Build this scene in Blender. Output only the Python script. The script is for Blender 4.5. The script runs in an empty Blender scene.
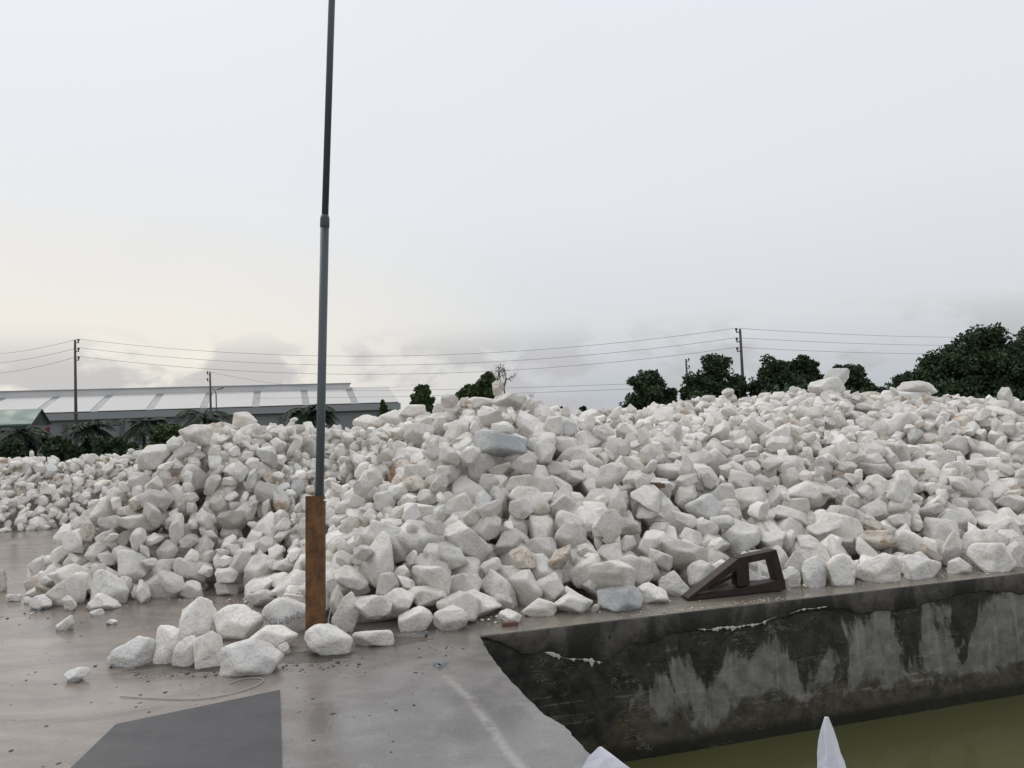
import bpy, bmesh, math, random
import numpy as np
from mathutils import Vector, Matrix, noise as mnoise
from mathutils.bvhtree import BVHTree

random.seed(11); rng = np.random.default_rng(11)
scene = bpy.context.scene
COL = scene.collection

# ------------------------------------------------------------------ camera
FPX = 800.0; EYE = 1.7; PITCH = math.atan(41/800); ROLL = 0.04
_r0 = np.array([1, 0, 0.]); FW = np.array([0, math.cos(PITCH), math.sin(PITCH)])
_u0 = np.array([0, -math.sin(PITCH), math.cos(PITCH)])
RT = _r0*math.cos(ROLL) - _u0*math.sin(ROLL); UP = _u0*math.cos(ROLL) + _r0*math.sin(ROLL)
CAMP = np.array([0, 0, EYE])
cam = bpy.data.cameras.new('camera'); cam_o = bpy.data.objects.new('camera', cam); COL.objects.link(cam_o)
cam.sensor_width = 36; cam.lens = FPX/1024*36; cam.clip_start = 0.05; cam.clip_end = 6000
m = Matrix.Identity(4)
for i in range(3):
    m[i][0] = RT[i]; m[i][1] = UP[i]; m[i][2] = -FW[i]; m[i][3] = CAMP[i]
cam_o.matrix_world = m
scene.camera = cam_o
scene.render.resolution_x = 1024; scene.render.resolution_y = 768

# ------------------------------------------------------------------ sky, sun, exposure
SUN_EL = math.radians(50); SUN_AZ = math.radians(-38)         # azimuth from +Y, positive to the right
world = bpy.data.worlds.new('World'); scene.world = world; world.use_nodes = True
nt = world.node_tree; nt.nodes.clear()


class NB:
    """small node-building helper"""
    def __init__(s, nt): s.nt = nt
    def n(s, t, **kw):
        nd = s.nt.nodes.new(t)
        for k, v in kw.items(): setattr(nd, k, v)
        return nd
    def set(s, sock, v):
        if hasattr(v, 'is_linked') or isinstance(v, bpy.types.NodeSocket): s.nt.links.new(v, sock)
        else: sock.default_value = v
    def math(s, op, a, b=0.0, c=None, clamp=False):
        nd = s.n('ShaderNodeMath', operation=op, use_clamp=clamp)
        s.set(nd.inputs[0], a); s.set(nd.inputs[1], b)
        if c is not None: s.set(nd.inputs[2], c)
        return nd.outputs[0]
    def vmath(s, op, a, b=(0, 0, 0)):
        nd = s.n('ShaderNodeVectorMath', operation=op)
        s.set(nd.inputs[0], a); s.set(nd.inputs[1], b)
        return nd.outputs['Value'] if op == 'DOT_PRODUCT' else nd.outputs[0]
    def mix(s, f, a, b, blend='MIX'):
        nd = s.n('ShaderNodeMix', data_type='RGBA', blend_type=blend)
        s.set(nd.inputs[0], f)
        s.set(nd.inputs[6], a if not isinstance(a, tuple) else (*a, 1)[:4])
        s.set(nd.inputs[7], b if not isinstance(b, tuple) else (*b, 1)[:4])
        return nd.outputs[2]
    def noise(s, vec, scale, detail=4, rough=0.55, dist=0.0):
        nd = s.n('ShaderNodeTexNoise')
        if vec is not None: s.set(nd.inputs['Vector'], vec)
        nd.inputs['Scale'].default_value = scale; nd.inputs['Detail'].default_value = detail
        nd.inputs['Roughness'].default_value = rough; nd.inputs['Distortion'].default_value = dist
        return nd.outputs['Fac']
    def ramp(s, f, stops, interp='LINEAR'):
        nd = s.n('ShaderNodeValToRGB'); cr = nd.color_ramp; cr.interpolation = interp
        while len(cr.elements) < len(stops): cr.elements.new(0.5)
        for e, (p, c) in zip(cr.elements, stops):
            e.position = p; e.color = (*c, 1) if isinstance(c, tuple) else (c, c, c, 1)
        s.set(nd.inputs[0], f)
        return nd.outputs[0]
    def mapr(s, f, a, b, c=0.0, d=1.0, smooth=True):
        nd = s.n('ShaderNodeMapRange', interpolation_type='SMOOTHSTEP' if smooth else 'LINEAR')
        s.set(nd.inputs[0], f)
        for i, v in zip((1, 2, 3, 4), (a, b, c, d)): nd.inputs[i].default_value = v
        return nd.outputs[0]
    def sep(s, v):
        nd = s.n('ShaderNodeSeparateXYZ'); s.set(nd.inputs[0], v); return nd.outputs
    def comb(s, x, y, z):
        nd = s.n('ShaderNodeCombineXYZ')
        for i, v in enumerate((x, y, z)): s.set(nd.inputs[i], v)
        return nd.outputs[0]


w = NB(nt)
tc = w.n('ShaderNodeTexCoord').outputs['Generated']
sx, sy, sz = w.sep(tc)
zc = w.math('MAXIMUM', sz, 0.0)
base = w.ramp(zc, [(0.0, (.455, .495, .54)), (0.045, (.535, .568, .61)), (0.12, (.68, .705, .735)), (0.26, (.765, .785, .825)),
                   (0.5, (.80, .82, .875)), (1.0, (.80, .82, .875))])
# the sun low behind thin cloud on the left: a wide warm brightening
gl = w.vmath('DOT_PRODUCT', w.vmath('NORMALIZE', w.vmath('MULTIPLY', tc, (1.0, 1.0, 1.9))), (-0.50, 0.862, 0.08))
glow = w.mapr(gl, 0.80, 1.0)
base = w.mix(w.math('MULTIPLY', w.math('MULTIPLY', glow, w.mapr(zc, .10, .36, 1, 0)), 0.80), base, (.90, .85, .765))
# soft high cloud
plan = w.comb(w.math('DIVIDE', sx, w.math('ADD', zc, 0.18)), w.math('DIVIDE', sy, w.math('ADD', zc, 0.18)), 0.0)
hc = w.noise(plan, 1.1, 5, 0.5, 0.3)
base = w.mix(w.math('MULTIPLY', w.mapr(hc, 0.45, 0.75), 0.10), base, (.66, .68, .72))
# low cumulus near the horizon
lowv = w.vmath('MULTIPLY', tc, (1.0, 1.0, 1.9))
lowv = w.vmath('ADD', lowv, (2.3, .6, .9))
lc = w.noise(lowv, 7.5, 7, 0.55, 0.25)
lowm = w.mapr(zc, 0.075, 0.135, 1.0, 0.0)
lowf = w.math('MULTIPLY', w.mapr(lc, 0.44, 0.55), lowm)
base = w.mix(w.math('MULTIPLY', lowf, 0.80), base, (.50, .50, .52))
lit = w.noise(w.vmath('ADD', lowv, (0.02, 0.015, -0.035)), 7.5, 7, 0.55, 0.25)
litf = w.math('MULTIPLY', w.mapr(gl, .86, .97), w.math('MULTIPLY', w.math('MULTIPLY', w.mapr(lit, 0.50, 0.62), w.math('SUBTRACT', 1.0, w.mapr(lc, 0.47, 0.6))), lowm))
base = w.mix(w.math('MULTIPLY', litf, 0.55), base, (.93, .86, .76))
sky = w.n('ShaderNodeTexSky', sky_type='NISHITA'); sky.sun_disc = False
sky.sun_elevation = SUN_EL; sky.sun_rotation = SUN_AZ; sky.air_density = 1.5; sky.dust_density = 4
b1 = w.n('ShaderNodeBackground'); w.set(b1.inputs[0], sky.outputs[0]); b1.inputs[1].default_value = 0.08
b2 = w.n('ShaderNodeBackground'); w.set(b2.inputs[0], base); b2.inputs[1].default_value = 1.0
ms = w.n('ShaderNodeMixShader'); ms.inputs[0].default_value = 0.93
nt.links.new(b1.outputs[0], ms.inputs[1]); nt.links.new(b2.outputs[0], ms.inputs[2])
wo = w.n('ShaderNodeOutputWorld'); nt.links.new(ms.outputs[0], wo.inputs[0])

sun = bpy.data.lights.new('sun', 'SUN'); sun_o = bpy.data.objects.new('sun', sun); COL.objects.link(sun_o)
sun.energy = 0.95; sun.angle = math.radians(35); sun.color = (1, .96, .90)
sd = Vector((math.sin(SUN_AZ)*math.cos(SUN_EL), math.cos(SUN_AZ)*math.cos(SUN_EL), math.sin(SUN_EL)))
sun_o.rotation_euler = sd.to_track_quat('Z', 'Y').to_euler(); sun_o.location = sd*60

scene.render.engine = 'CYCLES'; scene.cycles.max_bounces = 6; scene.cycles.diffuse_bounces = 3; scene.cycles.glossy_bounces = 3
vs = scene.view_settings; vs.view_transform = 'Standard'; vs.look = 'None'; vs.exposure = 0.07; vs.gamma = 1.0; vs.use_curve_mapping = False


# ------------------------------------------------------------------ helpers
def ray(u, v): return RT*((u-512)/FPX) - UP*((v-384)/FPX) + FW
def at(u, v, Y):
    d = ray(u, v); return CAMP + d*(Y/d[1])
def gnd(u, v, z=0.0):
    d = ray(u, v); return CAMP + d*((z-EYE)/d[2])
def project(p):
    q = p - CAMP; wz = q @ FW
    return 512 + FPX*(q @ RT)/wz, 384 - FPX*(q @ UP)/wz, wz

def tag(o, label=None, cat=None, group=None, kind=None):
    if label: o['label'] = label
    if cat: o['category'] = cat
    if group: o['group'] = group
    if kind: o['kind'] = kind
    return o

def empty(name, loc, rz=0.0):
    o = bpy.data.objects.new(name, None); COL.objects.link(o); o.location = loc; o.rotation_euler = (0, 0, rz)
    o.empty_display_size = 0.2
    return o

def mesh_np(name, V, Fc, smooth=False):
    """V (n,3), Fc (m,k) with constant k"""
    me = bpy.data.meshes.new(name); V = np.asarray(V, np.float32); Fc = np.asarray(Fc, np.int32)
    k = Fc.shape[1]
    me.vertices.add(len(V)); me.vertices.foreach_set('co', V.ravel())
    me.loops.add(Fc.size); me.loops.foreach_set('vertex_index', Fc.ravel())
    me.polygons.add(len(Fc)); me.polygons.foreach_set('loop_start', np.arange(0, Fc.size, k, dtype=np.int32))
    if smooth: me.polygons.foreach_set('use_smooth', np.ones(len(Fc), bool))
    me.update(calc_edges=True); me.validate()
    return me

def link(name, me, mat=None, parent=None, loc=None):
    o = bpy.data.objects.new(name, me); COL.objects.link(o)
    if mat and not me.materials: me.materials.append(mat)
    if parent: o.parent = parent
    if loc is not None: o.location = loc
    return o

class MB:
    """collects shapes, builds one mesh object"""
    def __init__(s): s.v = []; s.f = []
    def add(s, V, Fc):
        o = len(s.v); s.v += [tuple(map(float, p)) for p in V]; s.f += [tuple(int(i)+o for i in q) for q in Fc]; return s
    def box(s, a, b, M=None):
        x0, y0, z0 = a; x1, y1, z1 = b
        V = [(x0, y0, z0), (x1, y0, z0), (x1, y1, z0), (x0, y1, z0), (x0, y0, z1), (x1, y0, z1), (x1, y1, z1), (x0, y1, z1)]
        if M is not None: V = [M @ Vector(p) for p in V]
        return s.add(V, [(3, 2, 1, 0), (4, 5, 6, 7), (0, 1, 5, 4), (1, 2, 6, 5), (2, 3, 7, 6), (3, 0, 4, 7)])
    def tube(s, pts, rad, n=8, cap=True):
        pts = [Vector(p) for p in pts]
        if not hasattr(rad, '__len__'): rad = [rad]*len(pts)
        V = []; Fc = []; side = None
        for i, p in enumerate(pts):
            d = (pts[min(i+1, len(pts)-1)] - pts[max(i-1, 0)]).normalized()
            if side is None: side = d.orthogonal().normalized()
            side = (side - d*side.dot(d))
            side = side.normalized() if side.length > 1e-6 else d.orthogonal().normalized()
            o = d.cross(side)
            for k in range(n):
                a = 2*math.pi*k/n; V.append(p + (side*math.cos(a) + o*math.sin(a))*rad[i])
        for i in range(len(pts)-1):
            for k in range(n):
                Fc.append((i*n+k, i*n+(k+1) % n, (i+1)*n+(k+1) % n, (i+1)*n+k))
        if cap: Fc += [tuple(range(n-1, -1, -1)), tuple((len(pts)-1)*n+k for k in range(n))]
        return s.add(V, Fc)
    def build(s, name, mat, parent=None, smooth=False, bevel=0):
        me = bpy.data.meshes.new(name); me.from_pydata(s.v, [], s.f); me.update()
        if smooth: me.polygons.foreach_set('use_smooth', np.ones(len(me.polygons), bool))
        o = link(name, me, mat, parent)
        if bevel:
            bm = bmesh.new(); bm.from_mesh(me)
            bmesh.ops.bevel(bm, geom=bm.edges[:], offset=bevel, segments=2, affect='EDGES', profile=0.5)
            bm.to_mesh(me); bm.free()
        return o

MATS = {}
def material(name, build):
    mt = bpy.data.materials.new(name); mt.use_nodes = True; t = mt.node_tree; t.nodes.clear()
    b = NB(t); out = b.n('ShaderNodeOutputMaterial'); p = b.n('ShaderNodeBsdfPrincipled')
    t.links.new(p.outputs[0], out.inputs[0])
    build(b, p); MATS[name] = mt
    return mt
def bump(b, p, h, strength=0.4, dist=0.02):
    bn = b.n('ShaderNodeBump'); bn.inputs['Strength'].default_value = strength; bn.inputs['Distance'].default_value = dist
    b.set(bn.inputs['Height'], h); b.nt.links.new(bn.outputs[0], p.inputs['Normal'])
def objc(b): return b.n('ShaderNodeTexCoord').outputs['Object']
def plain(name, c, rough=0.6, var=0.25, scale=6.0, metal=0.0, spec=0.5, bmp=0.0, streak=None):
    def f(b, p):
        v = objc(b)
        if streak: v = b.vmath('MULTIPLY', v, streak)
        nz = b.noise(v, scale, 6, 0.6)
        c0 = tuple(x*(1-var) for x in c); c1 = tuple(min(1, x*(1+var)) for x in c)
        b.set(p.inputs['Base Color'], b.mix(nz, c0, c1))
        b.set(p.inputs['Roughness'], b.mapr(nz, 0.3, 0.7, max(0.05, rough-.12), min(1, rough+.12)))
        p.inputs['Metallic'].default_value = metal; p.inputs['Specular IOR Level'].default_value = spec
        if bmp: bump(b, p, b.noise(v, scale*4, 5, 0.6), bmp, 0.01)
    return material(name, f)

# ---- materials
def m_stone(b, p):
    def attr(nm):
        g = b.n('ShaderNodeAttribute', attribute_type='GEOMETRY', attribute_name=nm).outputs['Fac']
        o = b.n('ShaderNodeAttribute', attribute_type='OBJECT', attribute_name=nm).outputs['Fac']
        return b.math('ADD', g, o)
    tone, rust, blue, seed = attr('tone'), attr('rust'), attr('blue'), attr('seed')
    v = b.vmath('ADD', objc(b), b.comb(seed, b.math('MULTIPLY', seed, 1.7), b.math('MULTIPLY', seed, 0.6)))
    n1 = b.noise(v, 2.2, 3, 0.6, 0.4); n2 = b.noise(v, 9, 5, 0.66, 0.5); n3 = b.noise(b.vmath('ADD', v, (9, 3, 5)), 3.4, 6, 0.68, 0.8)
    c = b.mix(b.mapr(n1, .35, .68), (.86, .832, .775), (.785, .762, .715))
    c = b.mix(b.math('MULTIPLY', b.mapr(n2, .52, .78), .55), c, (.53, .507, .46))        # grey mottling
    c = b.mix(b.math('MULTIPLY', b.mapr(n3, .48, .68), .5), c, (.60, .515, .40))         # buff dirt
    c = b.mix(b.math('MULTIPLY', blue, b.mapr(n1, .3, .7, .35, 1.0)), c, (.42, .465, .475))
    creamy = b.math('MULTIPLY', rust, 0.45, clamp=True)
    c = b.mix(creamy, c, (.58, .475, .335))
    rm = b.math('MULTIPLY', b.mapr(b.math('ADD', n3, b.math('MULTIPLY', rust, 0.10)), .55, .74), b.mapr(rust, .3, .5))
    c = b.mix(b.math('MULTIPLY', rm, b.mapr(n2, .3, .65, .35, .95)), c, (.34, .175, .075))
    vein = b.noise(v, 4.5, 2, 0.5, 2.2)
    vm = b.mapr(b.math('ABSOLUTE', b.math('SUBTRACT', vein, .5)), 0.0, 0.018, 1, 0)
    c = b.mix(b.math('MULTIPLY', vm, .4), c, (.33, .33, .34))
    c = b.mix(1.0, c, b.comb(tone, tone, tone), 'MULTIPLY')
    b.set(p.inputs['Base Color'], c)
    b.set(p.inputs['Roughness'], b.mapr(n2, .3, .7, .48, .75)); p.inputs['Specular IOR Level'].default_value = 0.4
    h = b.math('ADD', b.math('MULTIPLY', n2, 1.0), b.math('MULTIPLY', b.noise(v, 30, 3, 0.7), .5))
    bump(b, p, h, 0.75, 0.04)
material('white_marble', m_stone)

SL_K, SL_X = -0.3286, -0.5950
def m_yard(b, p):
    v = objc(b); x, y, z = b.sep(v)
    n1 = b.noise(v, .42, 6, .6, .4); n2 = b.noise(v, 1.7, 7, .62, .6); n3 = b.noise(v, 26, 5, .7); n4 = b.noise(b.vmath('MULTIPLY', v, (.5, 1.6, 1)), 1.1, 6, .65, 1.0)
    muddy = b.mapr(b.math('ADD', x, b.math('MULTIPLY', b.math('SUBTRACT', n2, .5), 2.6)), -2.6, -.6, 1, 0)     # mud washed over the left side
    conc = b.mix(b.mapr(n2, .3, .7), (.118, .112, .106), (.22, .209, .197))
    mud = b.mix(b.mapr(n4, .32, .70), (.16, .132, .110), (.315, .268, .23))
    c = b.mix(muddy, conc, mud)
    c = b.mix(b.math('MULTIPLY', b.mapr(n1, .50, .70), .55), c, (.125, .112, .10))
    c = b.mix(b.math('MULTIPLY', b.mapr(n3, .60, .80), .35), c, (.10, .09, .08))
    # film of brown dirt on the rim beside the pit
    rim = b.math('SUBTRACT', y, b.math('ADD', b.math('MULTIPLY', x, .293), 6.62))
    rimm = b.math('MULTIPLY', b.mapr(rim, -.25, .15), b.mapr(x, -1.2, .2))
    c = b.mix(b.math('MULTIPLY', rimm, b.mapr(n2, .3, .65, .3, .85)), c, (.20, .165, .12))
    n5 = b.noise(v, 5.0, 7, .74, .15); n6 = b.noise(v, 75, 3, .7)
    c = b.mix(b.math('MULTIPLY', b.mapr(n5, .50, .70), .42), c, b.mix(muddy, (.28, .27, .258), (.32, .282, .25)))
    c = b.mix(b.math('MULTIPLY', b.mapr(n5, .46, .30), .5), c, (.10, .093, .087))
    c = b.mix(b.math('MULTIPLY', b.mapr(n6, .54, .70), .5), c, (.075, .068, .062))
    c = b.mix(b.math('MULTIPLY', b.mapr(n6, .44, .30), .35), c, (.38, .36, .335))
    # pale line of old mortar dragged across the slab
    ln = b.math('ABSOLUTE', b.math('ADD', b.math('SUBTRACT', x, b.math('ADD', b.math('MULTIPLY', b.math('SUBTRACT', y, 5.81), SL_K), SL_X)), b.math('MULTIPLY', b.math('SUBTRACT', n2, .5), .16)))
    lnm = b.math('MULTIPLY', b.mapr(b.math('ADD', ln, b.math('MULTIPLY', b.math('SUBTRACT', n5, .5), .10)), .006, .055, 1, 0), b.math('MULTIPLY', b.mapr(y, 5.75, 5.6), b.mapr(n3, .3, .6, .35, 1)))
    c = b.mix(b.math('MULTIPLY', lnm, b.mapr(n5, .40, .56, .12, .72)), c, (.40, .38, .35))
    b.set(p.inputs['Base Color'], c)
    wet = b.mapr(b.math('ADD', b.math('MULTIPLY', n1, .55), b.math('MULTIPLY', n4, .45)), .36, .54)
    r = b.mapr(wet, 0, 1, .38, .06, False)
    r = b.math('ADD', r, b.math('MULTIPLY', n3, .10))
    b.set(p.inputs['Roughness'], r); p.inputs['Specular IOR Level'].default_value = .5
    bump(b, p, b.math('ADD', b.math('MULTIPLY', n3, .5), b.math('ADD', n2, b.math('MULTIPLY', n5, .5))), .24, .016)
material('wet_concrete', m_yard)

def m_wall(b, p):
    v = objc(b); x, y, z = b.sep(v)             # local: x along the wall, z down from the rim
    dep = b.math('MULTIPLY', z, -1.0)
    big = b.noise(b.comb(b.math('MULTIPLY', x, 1.25), 0.0, b.math('MULTIPLY', z, .42)), 1.35, 6, .62, .5)
    fine = b.noise(v, 7, 8, .68, .4); strk = b.noise(b.comb(b.math('MULTIPLY', x, 9), 0.0, b.math('MULTIPLY', z, .8)), 1.6, 6, .6, .2)
    blot = b.noise(v, 2.6, 7, .62, .8)
    conc = b.mix(b.mapr(fine, .3, .7), (.13, .127, .117), (.27, .26, .238))
    conc = b.mix(b.math('MULTIPLY', b.mapr(strk, .5, .75), .6), conc, (.38, .37, .345))
    # black algae creeping down from the rim
    reach = b.math('ADD', b.math('MULTIPLY', b.math('SUBTRACT', big, .5), 3.6), b.mapr(x, .9, 1.7, 1.1, .0))
    reach = b.math('ADD', reach, b.math('MULTIPLY', b.math('SUBTRACT', blot, .5), .9))
    alg = b.mapr(b.math('ADD', b.math('SUBTRACT', b.math('ADD', reach, b.mapr(x, 1.4, 3.4, .44, .27)), dep), b.math('MULTIPLY', b.math('SUBTRACT', fine, .5), .5)), -.09, .11)
    c = b.mix(b.math('MULTIPLY', alg, .95), conc, b.mix(b.mapr(fine, .35, .7), (.012, .014, .011), (.055, .054, .045)))
    # brown scum towards the waterline
    scum = b.mapr(b.math('ADD', dep, b.math('MULTIPLY', b.math('SUBTRACT', blot, .5), 1.1)), .80, .92)
    c = b.mix(b.math('MULTIPLY', scum, .85), c, b.mix(b.mapr(fine, .35, .65), (.032, .030, .02), (.10, .082, .05)))
    dark = b.mapr(b.math('ADD', dep, b.math('MULTIPLY', fine, .10)), 1.08, 1.17)
    c = b.mix(b.math('MULTIPLY', dark, .9), c, (.022, .021, .014))
    # lime runs and scratches
    ln = b.noise(b.vmath('MULTIPLY', v, (1.2, 1, 5.0)), 2.6, 6, .6, 1.2)
    lm = b.math('MULTIPLY', b.mapr(b.math('ABSOLUTE', b.math('SUBTRACT', ln, .5)), 0, .010, 1, 0), b.mapr(blot, .52, .64))
    c = b.mix(b.math('MULTIPLY', lm, .55), c, (.52, .50, .46))
    hs = b.noise(b.comb(b.math('MULTIPLY', x, .8), 3.0, b.math('MULTIPLY', z, 14)), 1.5, 6, .62, .5)
    hm_ = b.math('MULTIPLY', b.math('MULTIPLY', b.mapr(hs, .56, .72), b.mapr(dep, .35, .7)), b.mapr(fine, .40, .62))
    c = b.mix(b.math('MULTIPLY', b.math('MULTIPLY', hm_, b.mapr(dep, 1.0, .9)), .6), c, (.42, .405, .37))
    b.set(p.inputs['Base Color'], c); b.set(p.inputs['Roughness'], b.mapr(fine, .3, .7, .45, .8)); p.inputs['Specular IOR Level'].default_value = .35
    bump(b, p, b.math('ADD', fine, b.math('MULTIPLY', b.noise(v, 38, 5, .7), .5)), .5, .02)
material('stained_wall', m_wall)

def m_coat(b, p):
    v = objc(b); x, y, z = b.sep(v); f1 = b.noise(v, 8, 7, .66, .4); f2 = b.noise(b.vmath('MULTIPLY', v, (1, 1, .5)), 1.7, 6, .62, .6)
    c = b.mix(b.mapr(f1, .3, .7), (.058, .054, .046), (.135, .125, .108))
    c = b.mix(b.math('MULTIPLY', b.mapr(f2, .46, .60), .88), c, (.024, .024, .02))
    b.set(p.inputs['Base Color'], c); p.inputs['Roughness'].default_value = .7; p.inputs['Specular IOR Level'].default_value = .35
    bump(b, p, b.math('ADD', f1, b.noise(v, 32, 5, .7)), .6, .02)
material('cement_coat', m_coat)
def m_water(b, p):
    v = objc(b); n = b.noise(v, .8, 4, .5)
    b.set(p.inputs['Base Color'], b.mix(n, (.088, .088, .036), (.108, .106, .048)))
    p.inputs['Roughness'].default_value = .06; p.inputs['IOR'].default_value = 1.33
    bump(b, p, b.noise(b.vmath('MULTIPLY', v, (1, 1.8, 1)), 5, 4, .5, .3), .05, .02)
material('murky_water', m_water)

def m_rust(b, p):
    v = objc(b); n = b.noise(v, 9, 8, .68, .6); n2 = b.noise(b.vmath('MULTIPLY', v, (6, 6, 1)), 2.2, 6, .6)
    c = b.mix(b.mapr(n, .3, .72), (.095, .050, .026), (.235, .118, .052))
    c = b.mix(b.math('MULTIPLY', b.mapr(n2, .55, .75), .6), c, (.06, .035, .022))
    b.set(p.inputs['Base Color'], c); p.inputs['Roughness'].default_value = .78; p.inputs['Specular IOR Level'].default_value = .3
    bump(b, p, b.noise(v, 40, 6, .7), .5, .008)
material('orange_rust', m_rust)
def m_drust(b, p):
    v = objc(b); n = b.noise(v, 12, 8, .68, .6)
    b.set(p.inputs['Base Color'], b.mix(b.mapr(n, .3, .72), (.012, .006, .006), (.040, .017, .014)))
    p.inputs['Roughness'].default_value = .6; bump(b, p, b.noise(v, 50, 6, .7), .5, .006)
material('dark_rust', m_drust)
def m_leaf(name, a, c):
    def f(b, p):
        g = b.n('ShaderNodeNewGeometry'); v = g.outputs['Position']
        n = b.noise(v, .9, 4, .6); r = b.n('ShaderNodeAttribute', attribute_type='GEOMETRY', attribute_name='leaf').outputs['Fac']
        b.set(p.inputs['Base Color'], b.mix(b.math('ADD', b.math('MULTIPLY', n, .55), b.math('MULTIPLY', r, .45)), a, c))
        p.inputs['Roughness'].default_value = .6; p.inputs['Specular IOR Level'].default_value = .25
    return material(name, f)
m_leaf('dark_foliage', (.018, .036, .017), (.062, .092, .038))
m_leaf('bright_foliage', (.03, .058, .02), (.09, .13, .045))
m_leaf('palm_foliage', (.016, .03, .018), (.045, .065, .035))
plain('bark', (.06, .05, .04), .85, .3, 5, bmp=.4)
plain('pale_bark', (.17, .15, .14), .85, .25, 5)
plain('galvanised', (.085, .10, .105), .42, .22, 5, metal=.35, streak=(4, 4, .6))
plain('galvanised_dull', (.075, .085, .088), .5, .22, 5, metal=.3, streak=(4, 4, .6))
plain('pole_concrete', (.085, .08, .075), .85, .2, 3)
plain('porcelain', (.06, .045, .04), .4, .2, 9)
plain('wire', (.10, .10, .11), .6, .1, 2)
plain('roof_white', (.60, .585, .56), .75, .09, .5, spec=.2, streak=(1, .15, 1))
plain('roof_strip', (.27, .28, .28), .55, .12, .6)
plain('vent_grey', (.60, .60, .595), .55, .10, .3)
plain('gutter_grey', (.30, .305, .315), .55, .12, .4)
plain('wall_grey', (.24, .245, .25), .8, .10, .3, streak=(1, 1, .3))
plain('pillar_grey', (.12, .125, .13), .8, .12, .4)
plain('green_roof', (.115, .185, .155), .5, .10, .4)
plain('green_dark', (.035, .045, .045), .7, .2, .5)
plain('red_cloth', (.26, .028, .02), .8, .2, 2)
plain('plate_steel', (.024, .024, .028), .42, .5, 3.5, spec=.4, bmp=.2)
plain('sack', (.72, .72, .78), .55, .05, 5)
plain('rope', (.42, .38, .33), .8, .2, 20)
plain('blue_plastic', (.05, .10, .12), .5, .3, 30)
plain('blue_paint', (.34, .34, .42), .8, .25, 60)
plain('timber', (.13, .085, .05), .8, .3, 20, bmp=.4)
plain('brick_red', (.15, .078, .06), .85, .3, 25, bmp=.4)
plain('mud', (.075, .062, .05), .45, .35, 9, bmp=.5)
plain('soil_green', (.055, .065, .03), .9, .3, .3)
plain('mortar', (.28, .27, .255), .75, .2, 8, bmp=.5)
plain('lime', (.55, .535, .49), .8, .2, 20, bmp=.4)
plain('rubble_fines', (.42, .40, .37), .9, .3, 6, bmp=.6)

# ------------------------------------------------------------------ ground, pit, water
WA = np.array([-.342, 6.595]); WD = np.array([5.439, 1.593]); WD = WD/np.linalg.norm(WD)      # far wall of the pit
def wallpt(s): return WA + WD*s
edge_left = [(-.342, 6.595), (-.30, 6.33), (-.244, 6.044), (-.185, 5.80), (-.092, 5.441), (-.03, 5.22), (.062, 4.946), (.085, 4.86), (.10, 4.79), (.196, 4.653),
             (.235, 4.53), (.265, 4.426), (.323, 4.184), (.45, 3.7), (.60, 3.2), (.78, 2.75)]
_e = []
for (x0, y0), (x1, y1) in zip(edge_left[:-1], edge_left[1:]):          # chipped arris
    for t in (0, .25, .5, .75):
        x, y = x0+(x1-x0)*t, y0+(y1-y0)*t; k = 0 if (x0, y0) == edge_left[0] and t == 0 else 1
        _e.append((x + k*(.016*mnoise.noise((y*6, 1, 4)) + .010*mnoise.noise((y*19, 2, 4)) - .03*max(0, mnoise.noise((y*3.3, 8, 1))-.25)), y))
edge_left = _e + [edge_left[-1]]
far_end = tuple(wallpt(15)); near_end = (15.2, 7.0)
pit = edge_left + [near_end, far_end]
YX0, YX1, YY0, YY1 = -45, 45, -12, 60
def flat_with_hole(name, outer, hole, z, mat):
    bm = bmesh.new(); ed = []
    for loop in (outer, hole):
        vs_ = [bm.verts.new((x, y, z)) for x, y in loop]
        ed += [bm.edges.new((vs_[i], vs_[(i+1) % len(vs_)])) for i in range(len(vs_))]
    bmesh.ops.triangle_fill(bm, use_beauty=True, edges=ed, normal=(0, 0, 1))
    for f in bm.faces:
        if f.normal.z < 0: f.normal_flip()
    me = bpy.data.meshes.new(name); bm.to_mesh(me); bm.free()
    return link(name, me, MATS[mat])
yard = [(YX0, YY0), (YX1, YY0), (YX1, YY1), (YX0, YY1)]
tag(flat_with_hole('concrete_yard', yard, pit, 0.0, 'wet_concrete'), kind='structure')
tag(flat_with_hole('ground', [(-3000, -3000), (3000, -3000), (3000, 3000), (-3000, 3000)], yard, -0.02, 'soil_green'), kind='structure')
WATER = -1.19
me = bpy.data.meshes.new('water'); px = [(x-.1 if i < len(edge_left) else x+.1, y) for i, (x, y) in enumerate(pit)]
px[0] = (-.45, 6.75); px[-1] = (far_end[0]+.2, far_end[1]+.2)
me.from_pydata([(x, y, WATER) for x, y in px], [], [tuple(range(len(px)))]); me.update()
wob = link('water', me, MATS['murky_water']); tag(wob, kind='structure')
if me.polygons[0].normal.z < 0: me.flip_normals()
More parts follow.
